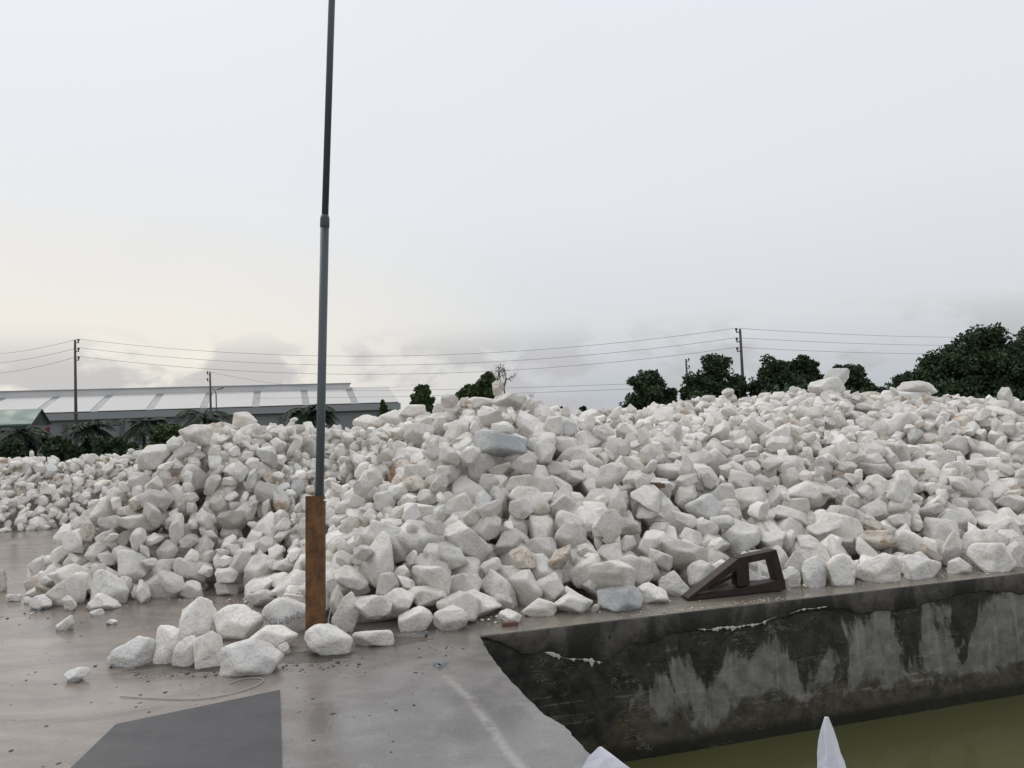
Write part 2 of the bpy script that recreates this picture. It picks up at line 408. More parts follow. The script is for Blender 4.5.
# far wall: a rough sheet with its own thickness behind, local x along the wall
ang = math.atan2(WD[1], WD[0])
def wall_thing(name, label, L, p0, rz):
    r = empty(name, (p0[0], p0[1], 0), rz); tag(r, label, 'wall')
    nx, nz = int(L/.07), 24
    xs = np.linspace(0, L, nx+1); zs = np.linspace(0, -1.6, nz+1)
    V = []
    for j, zz in enumerate(zs):
        for i, xx in enumerate(xs):
            dy = .018*mnoise.noise((xx*1.3, 3, zz*1.7)) + .010*mnoise.noise((xx*5, 7, zz*5))
            if j == 0: dy = .012
            V.append((xx, dy, zz-.003))
    o = len(V)
    for xx in xs: V.append((xx, .30, -.003))
    for xx in xs: V.append((xx, .30, -1.6))
    Fc = [(j*(nx+1)+i, (j+1)*(nx+1)+i, (j+1)*(nx+1)+i+1, j*(nx+1)+i+1) for j in range(nz) for i in range(nx)]
    Fc += [(i, i+1, o+i+1, o+i) for i in range(nx)]
    mm = mesh_np('wall_body', V, Fc, True); link('wall_body', mm, MATS['stained_wall'], r)
    return r
pw = wall_thing('pit_wall', 'long black-stained concrete wall of the water pit below the stone heap', 15, WA, ang)
# cement coat left along the top, its lower edge broken away
L = 15; n = 300; mb = MB(); V = []; Fc = []
for i in range(n+1):
    s = L*i/n
    low = -.17 - .075*mnoise.noise((s*1.1, 1, 2)) - .045*mnoise.noise((s*4.2, 5, 1)) - .02*mnoise.noise((s*17, 5, 9))
    if s < 1.6: low -= .13*math.exp(-((s-.95)/.42)**2)
    if s < .35: low = min(-.02, low*(s/.35))
    th = .020 + .006*mnoise.noise((s*3, 8, 8))
    V += [(s, .0, .0015), (s, -th+.006, .0015), (s, -th, -.008), (s, -th*.9, low+.012), (s, -.006, low), (s, .02, low)]
for i in range(n):
    for k in range(5): Fc.append((i*6+k, i*6+k+1, (i+1)*6+k+1, (i+1)*6+k))
mb.add(V, Fc); coat = mb.build('cement_coat', MATS['cement_coat'], pw, True)
# white lime crust along the broken edge of the coat
def crust(s0, s1, zoff, seed, amp=.02):
    V = []; Fc = []; k = 70
    for i in range(k+1):
        s = s0+(s1-s0)*i/k
        low = -.17 - .075*mnoise.noise((s*1.1, 1, 2)) - .045*mnoise.noise((s*4.2, 5, 1)) - (.13*math.exp(-((s-.95)/.42)**2) if s < 1.6 else 0)
        hh = max(.0008, amp*(.25+1.1*mnoise.noise((s*9, seed, 3))+1.2*mnoise.noise((s*31, seed, 7))))*math.sin(math.pi*i/k)**.5
        V += [(s, -.024, low+zoff+hh*.6), (s, -.030, low+zoff), (s, -.022, low+zoff-hh*1.7)]
    for i in range(k):
        for q in range(2): Fc.append((i*3+q, i*3+q+1, (i+1)*3+q+1, (i+1)*3+q))
    mb = MB(); mb.add(V, Fc); return mb.build('lime_crust', MATS['lime'], coat, True)
crust(.52, 1.05, .0, 4, .03); crust(1.95, 2.75, .02, 7, .026); crust(2.9, 3.3, .03, 12, .012)
for nm, lb, a, bb in (('pit_side_wall', 'hidden side wall of the pit under the chipped slab edge', edge_left[0], edge_left[-1]),):
    r = empty(nm, (0, 0, 0)); tag(r, lb, 'wall'); mb = MB()
    for (x0, y0), (x1, y1) in zip(edge_left[:-1], edge_left[1:]):
        mb.add([(x0, y0, -.002), (x1, y1, -.002), (x1-.03, y1, -.10), (x0-.03, y0, -.10), (x1-.03, y1, -1.6), (x0-.03, y0, -1.6)], [(0, 1, 2, 3), (3, 2, 4, 5)])
    mb.build('wall_body', MATS['stained_wall'], r)
r = empty('pit_near_wall', (0, 0, 0)); tag(r, 'concrete wall on the near side of the pit behind the sacks', 'wall'); mb = MB()
for (x0, y0), (x1, y1) in ((edge_left[-1], near_end), (near_end, far_end)):
    mb.add([(x0, y0, -.002), (x1, y1, -.002), (x1, y1, -1.6), (x0, y0, -1.6)], [(0, 1, 2, 3)])
mb.build('wall_body', MATS['stained_wall'], r)

# ------------------------------------------------------------------ far setting: warehouse
def tri_pts(*p): return [Vector(q) for q in p]
WROT = math.radians(16)
R0 = at(388, 387, 130); RZ = float(R0[2])
wh = empty('warehouse', (float(R0[0]), float(R0[1]), 0), WROT)
tag(wh, 'long low warehouse with white panelled roof and grey ridge vent', 'warehouse')
HS = 12.0
ex = Vector((math.cos(WROT), math.sin(WROT), 0)); ny = Vector((math.sin(WROT), -math.cos(WROT), 0))
# eave height: the eave passes through pixel (285, 406)
d = Vector(ray(285, 406)); q0 = Vector((R0[0], R0[1], 0)) + ny*HS
nn = ny; t = (q0 - Vector(CAMP)).dot(nn)/d.dot(nn); EZ = float((Vector(CAMP)+d*t).z)
LW = 125.0
def slope_quad(x0, x1, lift, th=.06, over=0.0):
    e = EZ + lift; rdg = RZ + lift
    return [(x0, -HS-over, e), (x1, -HS-over, e), (x1, 0, rdg), (x0, 0, rdg), (x0, -HS-over, e-th), (x1, -HS-over, e-th), (x1, 0, rdg-th), (x0, 0, rdg-th)]
BOXF = [(0, 1, 2, 3), (7, 6, 5, 4), (0, 4, 5, 1), (1, 5, 6, 2), (2, 6, 7, 3), (3, 7, 4, 0)]
xx = 0.0; first = True
while xx > -LW:
    x1 = xx; x0 = xx - 5.9
    MB().add(slope_quad(x0, x1, .12), BOXF).build('roof_panel', MATS['roof_white'], wh)
    MB().add(slope_quad(x0-1.0, x0, .05), BOXF).build('roof_strip', MATS['roof_strip'], wh)
    xx -= 6.9
WL = -xx
MB().add([(-WL, 0, RZ), (0, 0, RZ), (0, HS, EZ), (-WL, HS, EZ)], [(0, 1, 2, 3)]).build('rear_roof', MATS['roof_white'], wh)
MB().box((-WL, -1.3, RZ-.3), (-6.2, 1.3, RZ+.62)).build('ridge_vent', MATS['vent_grey'], wh)
MB().box((-WL, -1.55, RZ+.62), (-6.0, 1.55, RZ+.74)).build('vent_cap', MATS['gutter_grey'], wh)
MB().box((-WL, -HS-.5, EZ-1.0), (0.2, -HS-.02, EZ-.08)).build('gutter', MATS['gutter_grey'], wh)
MB().box((-WL, -HS+.2, -.02), (0, -HS+.5, EZ-.1)).build('front_wall', MATS['wall_grey'], wh)
MB().add([(0, -HS+.2, -.02), (0, HS-.2, -.02), (0, HS-.2, EZ), (0, 0, RZ-.1), (0, -HS+.2, EZ)], [(0, 1, 2, 3, 4)]).build('gable_wall', MATS['wall_grey'], wh)
for k in range(0, 19):
    x = -3 - 6.9*k
    MB().box((x-.25, -HS-.08, -.02), (x+.25, -HS+.2, EZ-1.5)).build('pillar', MATS['pillar_grey'], wh)
MB().tube([(-6.9*10+1, -.9, RZ+1), (-6.9*10+1, -.9, RZ+9)], .06, 6).build('mast', MATS['vent_grey'], wh)

# green-roofed shed
a = at(42, 408.5, 92); shed = empty('green_shed', (float(a[0]), float(a[1]), 0), math.radians(16)); tag(shed, 'small shed with pale green roof in front of the warehouse', 'shed')
sz_ = float(a[2]); se = float(at(32, 423.5, 88)[2]); SW = 4.0
MB().add([(-18, -SW, se), (0, -SW, se), (0, 0, sz_), (-18, 0, sz_), (-18, -SW, se-.15), (0, -SW, se-.15), (0, 0, sz_-.15), (-18, 0, sz_-.15)], BOXF).build('roof', MATS['green_roof'], shed)
MB().add([(-18, 0, sz_), (0, 0, sz_), (0, SW, se), (-18, SW, se)], [(0, 1, 2, 3)]).build('rear_roof', MATS['green_roof'], shed)
MB().add([(-.3, -SW+.1, se-.1), (-.3, SW-.1, se-.1), (-.3, 0, sz_-.12)], [(0, 1, 2)]).build('gable', MATS['green_dark'], shed)
MB().box((-18, -SW-.05, se-.75), (.05, -SW+.12, se-.16)).build('fascia', MATS['green_dark'], shed)
MB().box((-18, -SW+.4, -.02), (-1.2, SW-.4, se-.3)).build('wall', MATS['wall_grey'], shed)
for x in (-.5, -6, -12, -17.5): MB().box((x-.12, -SW+.12, -.02), (x+.12, -SW+.36, se-.2)).build('post', MATS['pillar_grey'], shed)
# red banner
a = at(46, 447, 70)
fl = empty('red_banner', (float(a[0]), float(a[1]), 0)); tag(fl, 'red cloth banner hanging on a short pole beside the green shed', 'banner')
zb = float(at(46, 447, 70)[2]); zt = float(at(46, 427, 70)[2])
MB().tube([(.35, 0, -.02), (.35, 0, zt+.1)], .05, 6).build('pole', MATS['pillar_grey'], fl)
V = []; Fc = []
for i in range(7):
    for j in range(9):
        tt = j/8; wd = (.32+.95*tt)
        V.append((.35-wd*i/6, .12*math.sin(i*1.3+j*.5), zt - (zt-zb)*tt*(1-.12*i/6)))
for i in range(6):
    for j in range(8): Fc.append((i*9+j, i*9+j+1, (i+1)*9+j+1, (i+1)*9+j))
MB().add(V, Fc).build('cloth', MATS['red_cloth'], fl, True)

# ------------------------------------------------------------------ utility poles, wires
def util_pole(name, u, v, Y, label, n_ins, side, r0=.17, r1=.10):
    t = at(u, v, Y); h = float(t[2])
    o = empty(name, (float(t[0]), float(t[1]), 0)); tag(o, label, 'pole', 'utility poles behind the stone heaps')
    MB().tube([(0, 0, -.02), (0, 0, h)], [r0, r1], 10).build('shaft', MATS['pole_concrete'], o, True)
    MB().tube([(0, 0, h*.38), (0, 0, h*.38+.25)], r0+.05, 10).build('clamp', MATS['pillar_grey'], o)
    pts = []
    for k in range(n_ins):
        z = h - .25 - k*.82
        br = MB().box((min(0, side*.36), -.05, z-.06), (max(0, side*.36), .05, z+.02)).build('bracket', MATS['pillar_grey'], o)
        MB().tube([(side*.32, 0, z), (side*.32, 0, z+.12), (side*.32, 0, z+.15), (side*.32, 0, z+.30), (side*.32, 0, z+.34)], [.05, .05, .11, .10, .04], 8).build('insulator', MATS['porcelain'], br)
        pts.append(Vector((t[0]+side*.32, t[1], z+.34)))
    return o, pts
upl, pl = util_pole('utility_pole', 75, 340, 75, 'tall utility pole at the far left in front of the warehouse', 3, 1)
upr, pr_ = util_pole('utility_pole', 740, 329, 68, 'tall utility pole rising between the dark trees right of centre', 3, -1)
ups, psm = util_pole('utility_pole', 210, 372, 96, 'shorter utility pole beside a street lamp before the warehouse roof', 2, -1)
upb, pb_ = util_pole('utility_pole', 686, 359, 92, 'short utility pole left of the rounded tree right of centre', 2, 1)
def wire(a, b, sag, label, r=.014):
    a = Vector(a); b = Vector(b); pts = []
    for i in range(33):
        t = i/32; p = a.lerp(b, t); p.z -= sag*4*t*(1-t); pts.append(p)
    o = MB().tube(pts, r, 5).build('power_line', MATS['wire'], None, True); tag(o, label, 'wire', 'overhead power lines'); return o
nm3 = ('top', 'middle', 'lowest')
for k in range(3):
    wire(pl[k], pr_[k], 2.0, f'{nm3[k]} of three thin wires sagging between the two tall utility poles')
    wire(pr_[k], Vector(at(1100, (334, 341, 349)[k], 100)), .6, f'{nm3[k]} wire running right from the tall pole towards the big trees')
    wire(pl[k], Vector(at(-60, (353, 362, 374)[k], 110)), .8, f'{nm3[k]} wire leaving the far left pole out of frame', .016)
wire(at(240, 391, 120), at(640, 383.5, 92), .3, 'upper of two low wires behind the middle of the heap', .018)
wire(at(240, 398, 120), at(640, 388.5, 92), .3, 'lower of two low wires behind the middle of the heap', .018)
wire(psm[0], at(420, 384, 130), 1.4, 'thin slack wire from the short pole over the warehouse roof')
# street lamp beside the short pole
a = at(216, 389, 94)
sl = empty('street_lamp', (float(a[0]), float(a[1]), 0)); tag(sl, 'thin grey street lamp just right of the short utility pole', 'street lamp')
MB().tube([(0, 0, -.02), (0, 0, a[2]-.6), (-.15, 0, a[2]-.15), (-.6, 0, a[2]+.15)], [.09, .07, .05, .045], 7).build('post', MATS['pillar_grey'], sl, True)
MB().tube([(.1, 0, a[2]-.1), (.9, 0, a[2]+.12)], [.06, .09], 6).build('lamp_head', MATS['pillar_grey'], sl, True)
a = at(521, 411, 110)
sl = empty('street_lamp', (float(a[0]), float(a[1]), 0)); tag(sl, 'tiny far street lamp over the dip in the middle of the heap', 'street lamp')
MB().tube([(0, 0, -.02), (0, 0, a[2]-.3), (-.3, 0, a[2]+.1), (-1.4, 0, a[2]+.55)], [.09, .07, .06, .05], 7).build('post', MATS['pillar_grey'], sl, True)
MB().tube([(-1.4, 0, a[2]+.5), (-2.3, 0, a[2]+.72)], [.12, .09], 6).build('lamp_head', MATS['pillar_grey'], sl, True)

# ------------------------------------------------------------------ trees
def leaves_mesh(name, centres, radii, per, size, flat=.75):
    P = []
    for c, r in zip(centres, radii):
        dv = rng.normal(size=(per, 3)); dv /= np.linalg.norm(dv, axis=1)[:, None]
        rad = r*(rng.random(per)**.42)
        P.append(np.asarray(c) + dv*rad[:, None]*np.array([1, 1, flat]))
    P = np.concatenate(P); n = len(P)
    a = rng.normal(size=(n, 3)); a /= np.linalg.norm(a, axis=1)[:, None]
    b_ = np.cross(a, rng.normal(size=(n, 3))); b_ /= np.linalg.norm(b_, axis=1)[:, None]
    s = size*(.55 + .9*rng.random(n))[:, None]
    V = np.stack([P - a*s*.9, P + b_*s*.45, P + a*s*.9, P - b_*s*.45], 1).reshape(-1, 3)
    Fc = np.arange(n*4).reshape(-1, 4)
    me = mesh_np(name, V, Fc)
    at_ = me.attributes.new('leaf', 'FLOAT', 'POINT'); at_.data.foreach_set('value', np.repeat(rng.random(n), 4).astype(np.float32))
    return me
def tree(u, vtop, wpx, Y, label, name='broadleaf_tree', mat='dark_foliage', hfrac=.72, nclump=34, per=150, size=.17, group=None, seed=None, lean=0.0):
    t = at(u, vtop, Y); H_ = float(t[2]); W_ = wpx*Y/FPX
    o = empty(name, (float(t[0]), float(t[1]), 0)); tag(o, label, 'tree', group)
    base = H_*(1-hfrac); cz = (H_+base)/2; hz = (H_-base)/2
    C_ = []; R_ = []; nl = max(4, nclump//5); W_ *= 1.06
    for k in range(nl):                       # lobes of the crown, each a shell of leaf clumps
        if k == 0: q = np.array([rng.uniform(-.15, .15), 0, .50]); rl = .48
        elif k in (1, 2): q = np.array([(.55 if k == 1 else -.55), 0, rng.uniform(-.35, .15)]); rl = .45
        elif k == 3: q = np.array([0, 0, -.35]); rl = .6
        else:
            q = rng.uniform(-1, 1, 3); q *= .66/max(.66, np.linalg.norm(q)); rl = rng.uniform(.34, .52)
        for _ in range(max(3, int(nclump*1.5/nl*(2.2 if k == 0 else 1.4 if k < 3 else 1)))):
            d_ = rng.normal(size=3); d_ /= np.linalg.norm(d_); d_ *= rl*rng.uniform(.35, 1.0)
            p_ = q + d_
            C_.append((p_[0]*W_*.5+lean*p_[2], p_[1]*W_*.5, min(H_-.1, cz + p_[2]*hz))); R_.append(W_*rng.uniform(.07, .15))
    for _ in range(int(nclump*.9)):           # leaf mass inside the crown
        q = rng.normal(size=3); q *= rng.random()**.4*.84/np.linalg.norm(q)
        C_.append((q[0]*W_*.5+lean*q[2], q[1]*W_*.5, cz + (q[2]-.12)*hz)); R_.append(W_*rng.uniform(.11, .19))
    link('crown', leaves_mesh('crown', C_, R_, per, size), MATS[mat], o)
    mb = MB(); mb.tube([(0, 0, -.02), (.1, 0, base*.6), (0, .05, cz), (.1, 0, cz+hz*.5)], [W_*.045, W_*.036, W_*.022, W_*.008], 7)
    mb.build('trunk', MATS['bark'], o, True)
    mb = MB()
    for c in C_[:12]:
        mb.tube([(0, 0, base*.8+rng.random()*.5*hz), (c[0]*.5, c[1]*.5, (base+c[2])*.5), c], [W_*.016, W_*.011, W_*.004], 5)
    mb.build('branches', MATS['bark'], o, True)
    return o
G1 = 'dark trees beyond the heap'
tree(650, 370, 58, 62, 'rounded dark tree standing left of the short pole, lone from the rest', group=G1, hfrac=.8)
tree(713, 349, 58, 64, 'tall dark tree between the short and tall utility poles', group=G1, hfrac=.82)
tree(700, 372, 40, 66, 'low tree filling in under the tree between the two poles', group=G1, hfrac=.8, nclump=16)
tree(774, 359, 56, 64, 'dark tree just right of the tall utility pole', group=G1, hfrac=.8)
tree(808, 351, 46, 66, 'narrow pointed dark tree left of the topmost boulder', group=G1, hfrac=.82)
tree(842, 364, 50, 64, 'dark tree right behind the topmost boulder', group=G1, hfrac=.8)
tree(869, 382, 40, 62, 'small dark tree right of the topmost boulder', group=G1, hfrac=.8, nclump=16)
tree(908, 374, 58, 60, 'small dark tree at the left foot of the big right-hand trees', group=G1, hfrac=.8)
tree(942, 349, 76, 58, 'middle-sized dark tree in the right-hand clump', group=G1, hfrac=.85, nclump=34)
tree(992, 322, 96, 58, 'biggest dark tree of the right-hand clump', group=G1, hfrac=.87, nclump=50, per=190)
tree(1032, 324, 88, 60, 'big dark tree cut by the right picture edge', group=G1, hfrac=.87, nclump=42)
tree(962, 342, 70, 61, 'tall dark tree left of the biggest one in the right-hand clump', group=G1, hfrac=.86, nclump=40)
tree(965, 375, 70, 63, 'low dark tree filling the base of the right-hand clump', group=G1, hfrac=.85, nclump=30)
tree(1015, 368, 60, 63, 'low dark tree below the biggest tree at the right edge', group=G1, hfrac=.85, nclump=26)
tree(422, 385, 24, 40, 'small green tree behind the crest right of the three boulders', mat='bright_foliage', hfrac=.42, nclump=32, per=120, size=.10)
tree(383, 393, 9, 40, 'slim green sapling poking up between the crest boulders', mat='bright_foliage', hfrac=.5, nclump=7, per=60, size=.11)
tree(482, 372, 26, 40, 'leaning green tree left of the bare tree', mat='bright_foliage', hfrac=.42, nclump=32, per=120, size=.10, lean=.4)
tree(467, 385, 24, 41, 'low green bushy tree at the foot of the leaning one', mat='bright_foliage', hfrac=.4, nclump=24, per=100, size=.11)
tree(583, 404, 14, 110, 'tiny far tree over the dip in the heap', hfrac=.8, nclump=8, per=60, size=.35)
tree(562, 407, 9, 110, 'tiny far bush left of the tiny far tree', hfrac=.8, nclump=6, per=50, size=.35)
tree(530, 405, 14, 90, 'dark bush just right of the far street lamp', hfrac=.8, nclump=8, per=60, size=.3)
tree(705, 393, 80, 57, 'low green undergrowth below the tree between the poles', hfrac=.9, nclump=24, per=120, size=.2, name='undergrowth_bush')
tree(800, 386, 130, 57, 'low dark undergrowth behind the right crest', hfrac=.9, nclump=34, per=120, size=.2, name='undergrowth_bush')
tree(950, 385, 130, 57, 'low dark undergrowth below the big right-hand trees', hfrac=.9, nclump=40, per=120, size=.2, name='undergrowth_bush')
# bare grey tree
def bare_tree(u, vtop, Y, label, h_scale=1.0):
    t = at(u, vtop, Y); H_ = float(t[2]); o = empty('bare_tree', (float(t[0]), float(t[1]), 0)); tag(o, label, 'tree')
    mb = MB(); tw = MB()
    mb.tube([(0, 0, -.02), (.02, 0, H_*.35), (-.02, 0, H_*.6)], [.07, .055, .04], 6)
    def br(p, d, l, r, lv):
        q = p + d*l*.5 + Vector(rng.normal(size=3))*.04; e = p + d*l
        (mb if lv < 2 else tw).tube([p, q, e], [r, r*.8, r*.55], 5 if lv < 2 else 4, False)
        if lv >= 4: return
        for k in range(3 if lv else 4):
            nd = (d + Vector(rng.normal(size=3))*.55 + Vector((0, 0, .12))).normalized()
            br(p.lerp(e, .55+.45*rng.random()), nd, l*.68, r*.66, lv+1)
    br(Vector((-.02, 0, H_*.58)), Vector((0, 0, 1)), (H_*.42)*.42, .05, 0)
    mb.build('trunk', MATS['pale_bark'], o, True); tag(tw.build('twigs', MATS['pale_bark'], o, True), kind='stuff')
bare_tree(503, 359, 40, 'leafless grey tree rising behind the centre of the crest')
bare_tree(524, 388, 42, 'small leafless shrub right of the bare tree')
# palms and hedge bushes before the warehouse
def palm(u, v, Y, label, R_=1.9):
    t = at(u, v, Y); H_ = float(t[2])-.9; o = empty('palm_tree', (float(t[0]), float(t[1]), 0)); tag(o, label, 'palm tree', 'palms in front of the warehouse')
    MB().tube([(0, 0, -.02), (.08, 0, H_*.5), (0, 0, H_)], [.2, .15, .13], 8).build('trunk', MATS['bark'], o, True)
    for k in range(22):
        a = 2*math.pi*k/11 + rng.random()*.4; up = rng.uniform(.0, 1.5); mb = MB()
        Lr = R_*rng.uniform(.85, 1.1); rib = []
        for i in range(13):
            tt = i/12; rr = Lr*tt*.95; rib.append(Vector((math.cos(a)*rr, math.sin(a)*rr, H_ + up*tt*1.3*Lr/1.9 - 1.5*tt*tt*Lr/1.9)))
        mb.tube(rib, [.03]*12+[.01], 4)
        sd_ = Vector((-math.sin(a), math.cos(a), 0))
        for i in range(1, 13):
            ln_ = .55*math.sin(math.pi*(.12+.8*i/13)); fwd = (rib[i]-rib[i-1]).normalized()
            for sg in (-1, 1):
                tip = rib[i] + sd_*sg*ln_*.75 + fwd*ln_*.5 + Vector((0, 0, -ln_*rng.uniform(.35, .75)))
                mb.add([rib[i]-fwd*.10, rib[i]+fwd*.08, tip+fwd*.05, tip-fwd*.05], [(0, 1, 2, 3)])
        mb.build('frond', MATS['palm_foliage'], o)
palm(20, 423, 62, 'palm in front of the green shed', 2.0)
palm(34, 428, 64, 'smaller palm close right of the shed palm', 1.6)
palm(92, 417, 60, 'bushy palm right of the far left utility pole', 2.1)
palm(143, 414, 64, 'palm left of the bright green bush', 1.9)
palm(204, 405, 60, 'dark palm below the short utility pole', 2.0)
palm(311, 398, 50, 'dark palm just left of the steel pole', 1.7)
tree(168, 424, 46, 56, 'bright green bush left of the heap', mat='bright_foliage', name='hedge_bush', hfrac=.92, nclump=22, per=120, size=.16)
tree(116, 436, 40, 58, 'dark hedge bush between palm and green bush', name='hedge_bush', hfrac=.92, nclump=18, per=120, size=.16)
tree(60, 437, 36, 58, 'hedge bush left of the far left utility pole', name='hedge_bush', hfrac=.92, nclump=18, per=120, size=.16)
tree(8, 440, 40, 58, 'hedge bush at the left picture edge', name='hedge_bush', hfrac=.92, nclump=18, per=120, size=.16)
tree(205, 428, 44, 58, 'dark bush under the short utility pole', name='hedge_bush', hfrac=.92, nclump=18, per=120, size=.16)
tree(95, 437, 40, 61, 'bush behind the small far stone heap', name='hedge_bush', hfrac=.92, nclump=16, per=120, size=.16)

# ------------------------------------------------------------------ steel pole on its rusty channel
PB = np.array(at(314.5, 632, 6.72)); PT = np.array(at(331, 0, 6.6)); PJ = np.array(at(323.3, 219, 6.6)); PC = np.array(at(318.5, 497, 6.72))
spo = empty('steel_pole', (float(PB[0]), float(PB[1]), 0)); tag(spo, 'tall leaning grey steel pole fixed to a rusty upright channel', 'pole')
def loc(p): return Vector((p[0]-PB[0], p[1]-PB[1], p[2]))
pdir = (Vector(PT)-Vector(PC)).normalized(); pbase = Vector(PC) - pdir*(PC[2]/pdir.z)
off = Vector((0, .055, 0))
j = loc(PJ)+off; topp = loc(PT)+off + pdir*1.1; bs = Vector((pbase.x-PB[0], pbase.y-PB[1], -.02))+off
MB().tube([bs, j], [.036, .036], 16).build('lower_pipe', MATS['galvanised'], spo, True)
MB().tube([j - pdir*.03, topp], [.0285, .0285], 16).build('upper_pipe', MATS['galvanised_dull'], spo, True)
MB().tube([j-pdir*.06, j-pdir*.05, j+pdir*.02, j+pdir*.05], [.0365, .040, .039, .030], 16).build('joint_collar', MATS['galvanised_dull'], spo, True)
MB().tube([topp, topp+pdir*.02], [.031, .024], 16).build('cap', MATS['galvanised_dull'], spo, True)
chh = float(at(314, 496, 6.7)[2]); wch = .150
cx0 = float(at(314.0, 497, 6.7)[0]-PB[0])
lean = (cx0)/chh
M = Matrix.Identity(4); M[0][2] = lean
ch = MB()
ch.box((-wch/2, -.008, -.02), (wch/2, 0, chh), M); ch.box((-wch/2, .0005, -.02), (-wch/2+.009, .075, chh-.004), M); ch.box((wch/2-.009, .0005, -.02), (wch/2, .075, chh-.05), M)
ch.build('rusty_channel', MATS['orange_rust'], spo)
cord = [(.10, -.0, .42), (.085, -.02, .36), (.10, -.03, .30), (.12, -.02, .24), (.10, -.03, .15), (.095, -.02, .06)]
MB().tube([Vector((x+.02, y+.02, z)) for x, y, z in cord], .006, 6).build('tie_cord', MATS['rope'], spo, True)

# ------------------------------------------------------------------ dark rusty wedge frame on the rim
FB = np.array(gnd(690, 602)); FE = np.array(gnd(785, 592))
fdir = Vector(FE-FB).normalized(); fang = math.atan2(fdir.y, fdir.x); FL = float(np.linalg.norm(FE-FB))
fr = empty('rusty_steel_frame', (float(FB[0]), float(FB[1])+.10, 0), fang); tag(fr, 'dark rusty wedge-shaped steel frame lying on the rim against the stones', 'steel frame')
sp = FL/95.0            # metres for one picture pixel there
def fxy(u, v):          # local x, z from photograph coordinates measured along the frame
    x = (u-690)*sp; z = ((602-(u-690)*.105)-v)*sp
    return x, max(.004, z)
def bar(pa, pb_, wdt, name, y0=-.06, y1=.06, w2=None):
    (xa, za), (xb, zb) = fxy(*pa), fxy(*pb_); d = Vector((xb-xa, 0, zb-za)); d.normalize(); nrm = Vector((-d.z, 0, d.x))
    V = []
    for y in (y0, y1):
        for (bx_, bz_), ww in (((xa, za), wdt), ((xb, zb), w2 or wdt)):
            for sgn in (-.5, .5):
                p = Vector((bx_, y, bz_)) + nrm*ww*sgn; p.z = max(p.z, .003); V.append(p)
    Fc = [(0, 2, 3, 1), (4, 5, 7, 6), (0, 1, 5, 4), (2, 6, 7, 3), (1, 3, 7, 5), (0, 4, 6, 2)]
    return MB().add(V, Fc).build(name, MATS['dark_rust'], fr)
bar((687, 600.5), (785, 586), .012, 'bottom_beam', -.07, .07, .10)
bar((688, 600), (741, 567), .016, 'sloping_bar', -.065, .065, .085)
bar((739, 566.5), (779, 558), .068, 'top_bar', -.06, .06)
bar((743.5, 588), (743.5, 568), .13, 'middle_post', -.055, .055)
bar((782, 586), (775.5, 558), .075, 'end_post', -.062, .062)
bar((712, 592), (741, 578), .03, 'gusset', .0, .03)

# ------------------------------------------------------------------ stones: shapes
def ico(sub):
    bm = bmesh.new(); bmesh.ops.create_icosphere(bm, subdivisions=sub, radius=1.0)
    V = np.array([v.co[:] for v in bm.verts]); Fc = np.array([[v.index for v in f.verts] for f in bm.faces]); bm.free()
    return V/np.linalg.norm(V, axis=1)[:, None], Fc
ICO = {k: ico(k) for k in (2, 3, 4, 5)}
NSH = 40
class Shape: pass
SH = []
for k in range(NSH):
    s = Shape(); npl = int(rng.integers(8, 12)); N = []
    for _ in range(400):
        if len(N) >= npl: break
        v = rng.normal(size=3); v /= np.linalg.norm(v)
        if all(v @ q < .66 for q in N): N.append(v)
    s.N = np.array(N); s.D = rng.uniform(.60, 1.0, len(N)); s.p = rng.uniform(32, 75)
    s.ax = np.array([1.0, rng.uniform(.62, .95), rng.uniform(.45, .78)]); s.off = rng.uniform(0, 99, 3)
    s.bite = rng.normal(size=3); s.bite /= np.linalg.norm(s.bite); s.bd = rng.uniform(0, .16)
    SH.append(s)
def stone_verts(k, sub):
    s = SH[k]; V, Fc = ICO[sub]
    q = np.clip(V @ s.N.T, 0, None)/s.D
    r = ((q**s.p).sum(1))**(-1/s.p)
    r = np.minimum(r, 1.30)
    r = r - s.bd*np.clip((V @ s.bite - .62)/.38, 0, 1)**1.5
    o = s.off
    nz = np.array([mnoise.noise((v[0]*1.6+o[0], v[1]*1.6+o[1], v[2]*1.6+o[2])) for v in V])
    n2 = np.array([mnoise.noise((v[0]*4+o[1], v[1]*4+o[2], v[2]*4+o[0])) for v in V])
    r = r*(1 + .055*nz + .022*n2)
    if sub >= 3:
        n3 = np.array([mnoise.noise((v[0]*10+o[1], v[1]*10+o[2], v[2]*10+o[0])) for v in V])
        r = r*(1 + .013*n3)
    P = V*r[:, None]*s.ax
    if not hasattr(s, 'nrm'): s.cen = (P.max(0)+P.min(0))/2; s.nrm = (P.max(0)-P.min(0)).max()
    P = P - s.cen
    return P/s.nrm          # longest extent = 1
BASE = {sub: [stone_verts(k, sub) for k in range(NSH)] for sub in (3, 2, 4)}
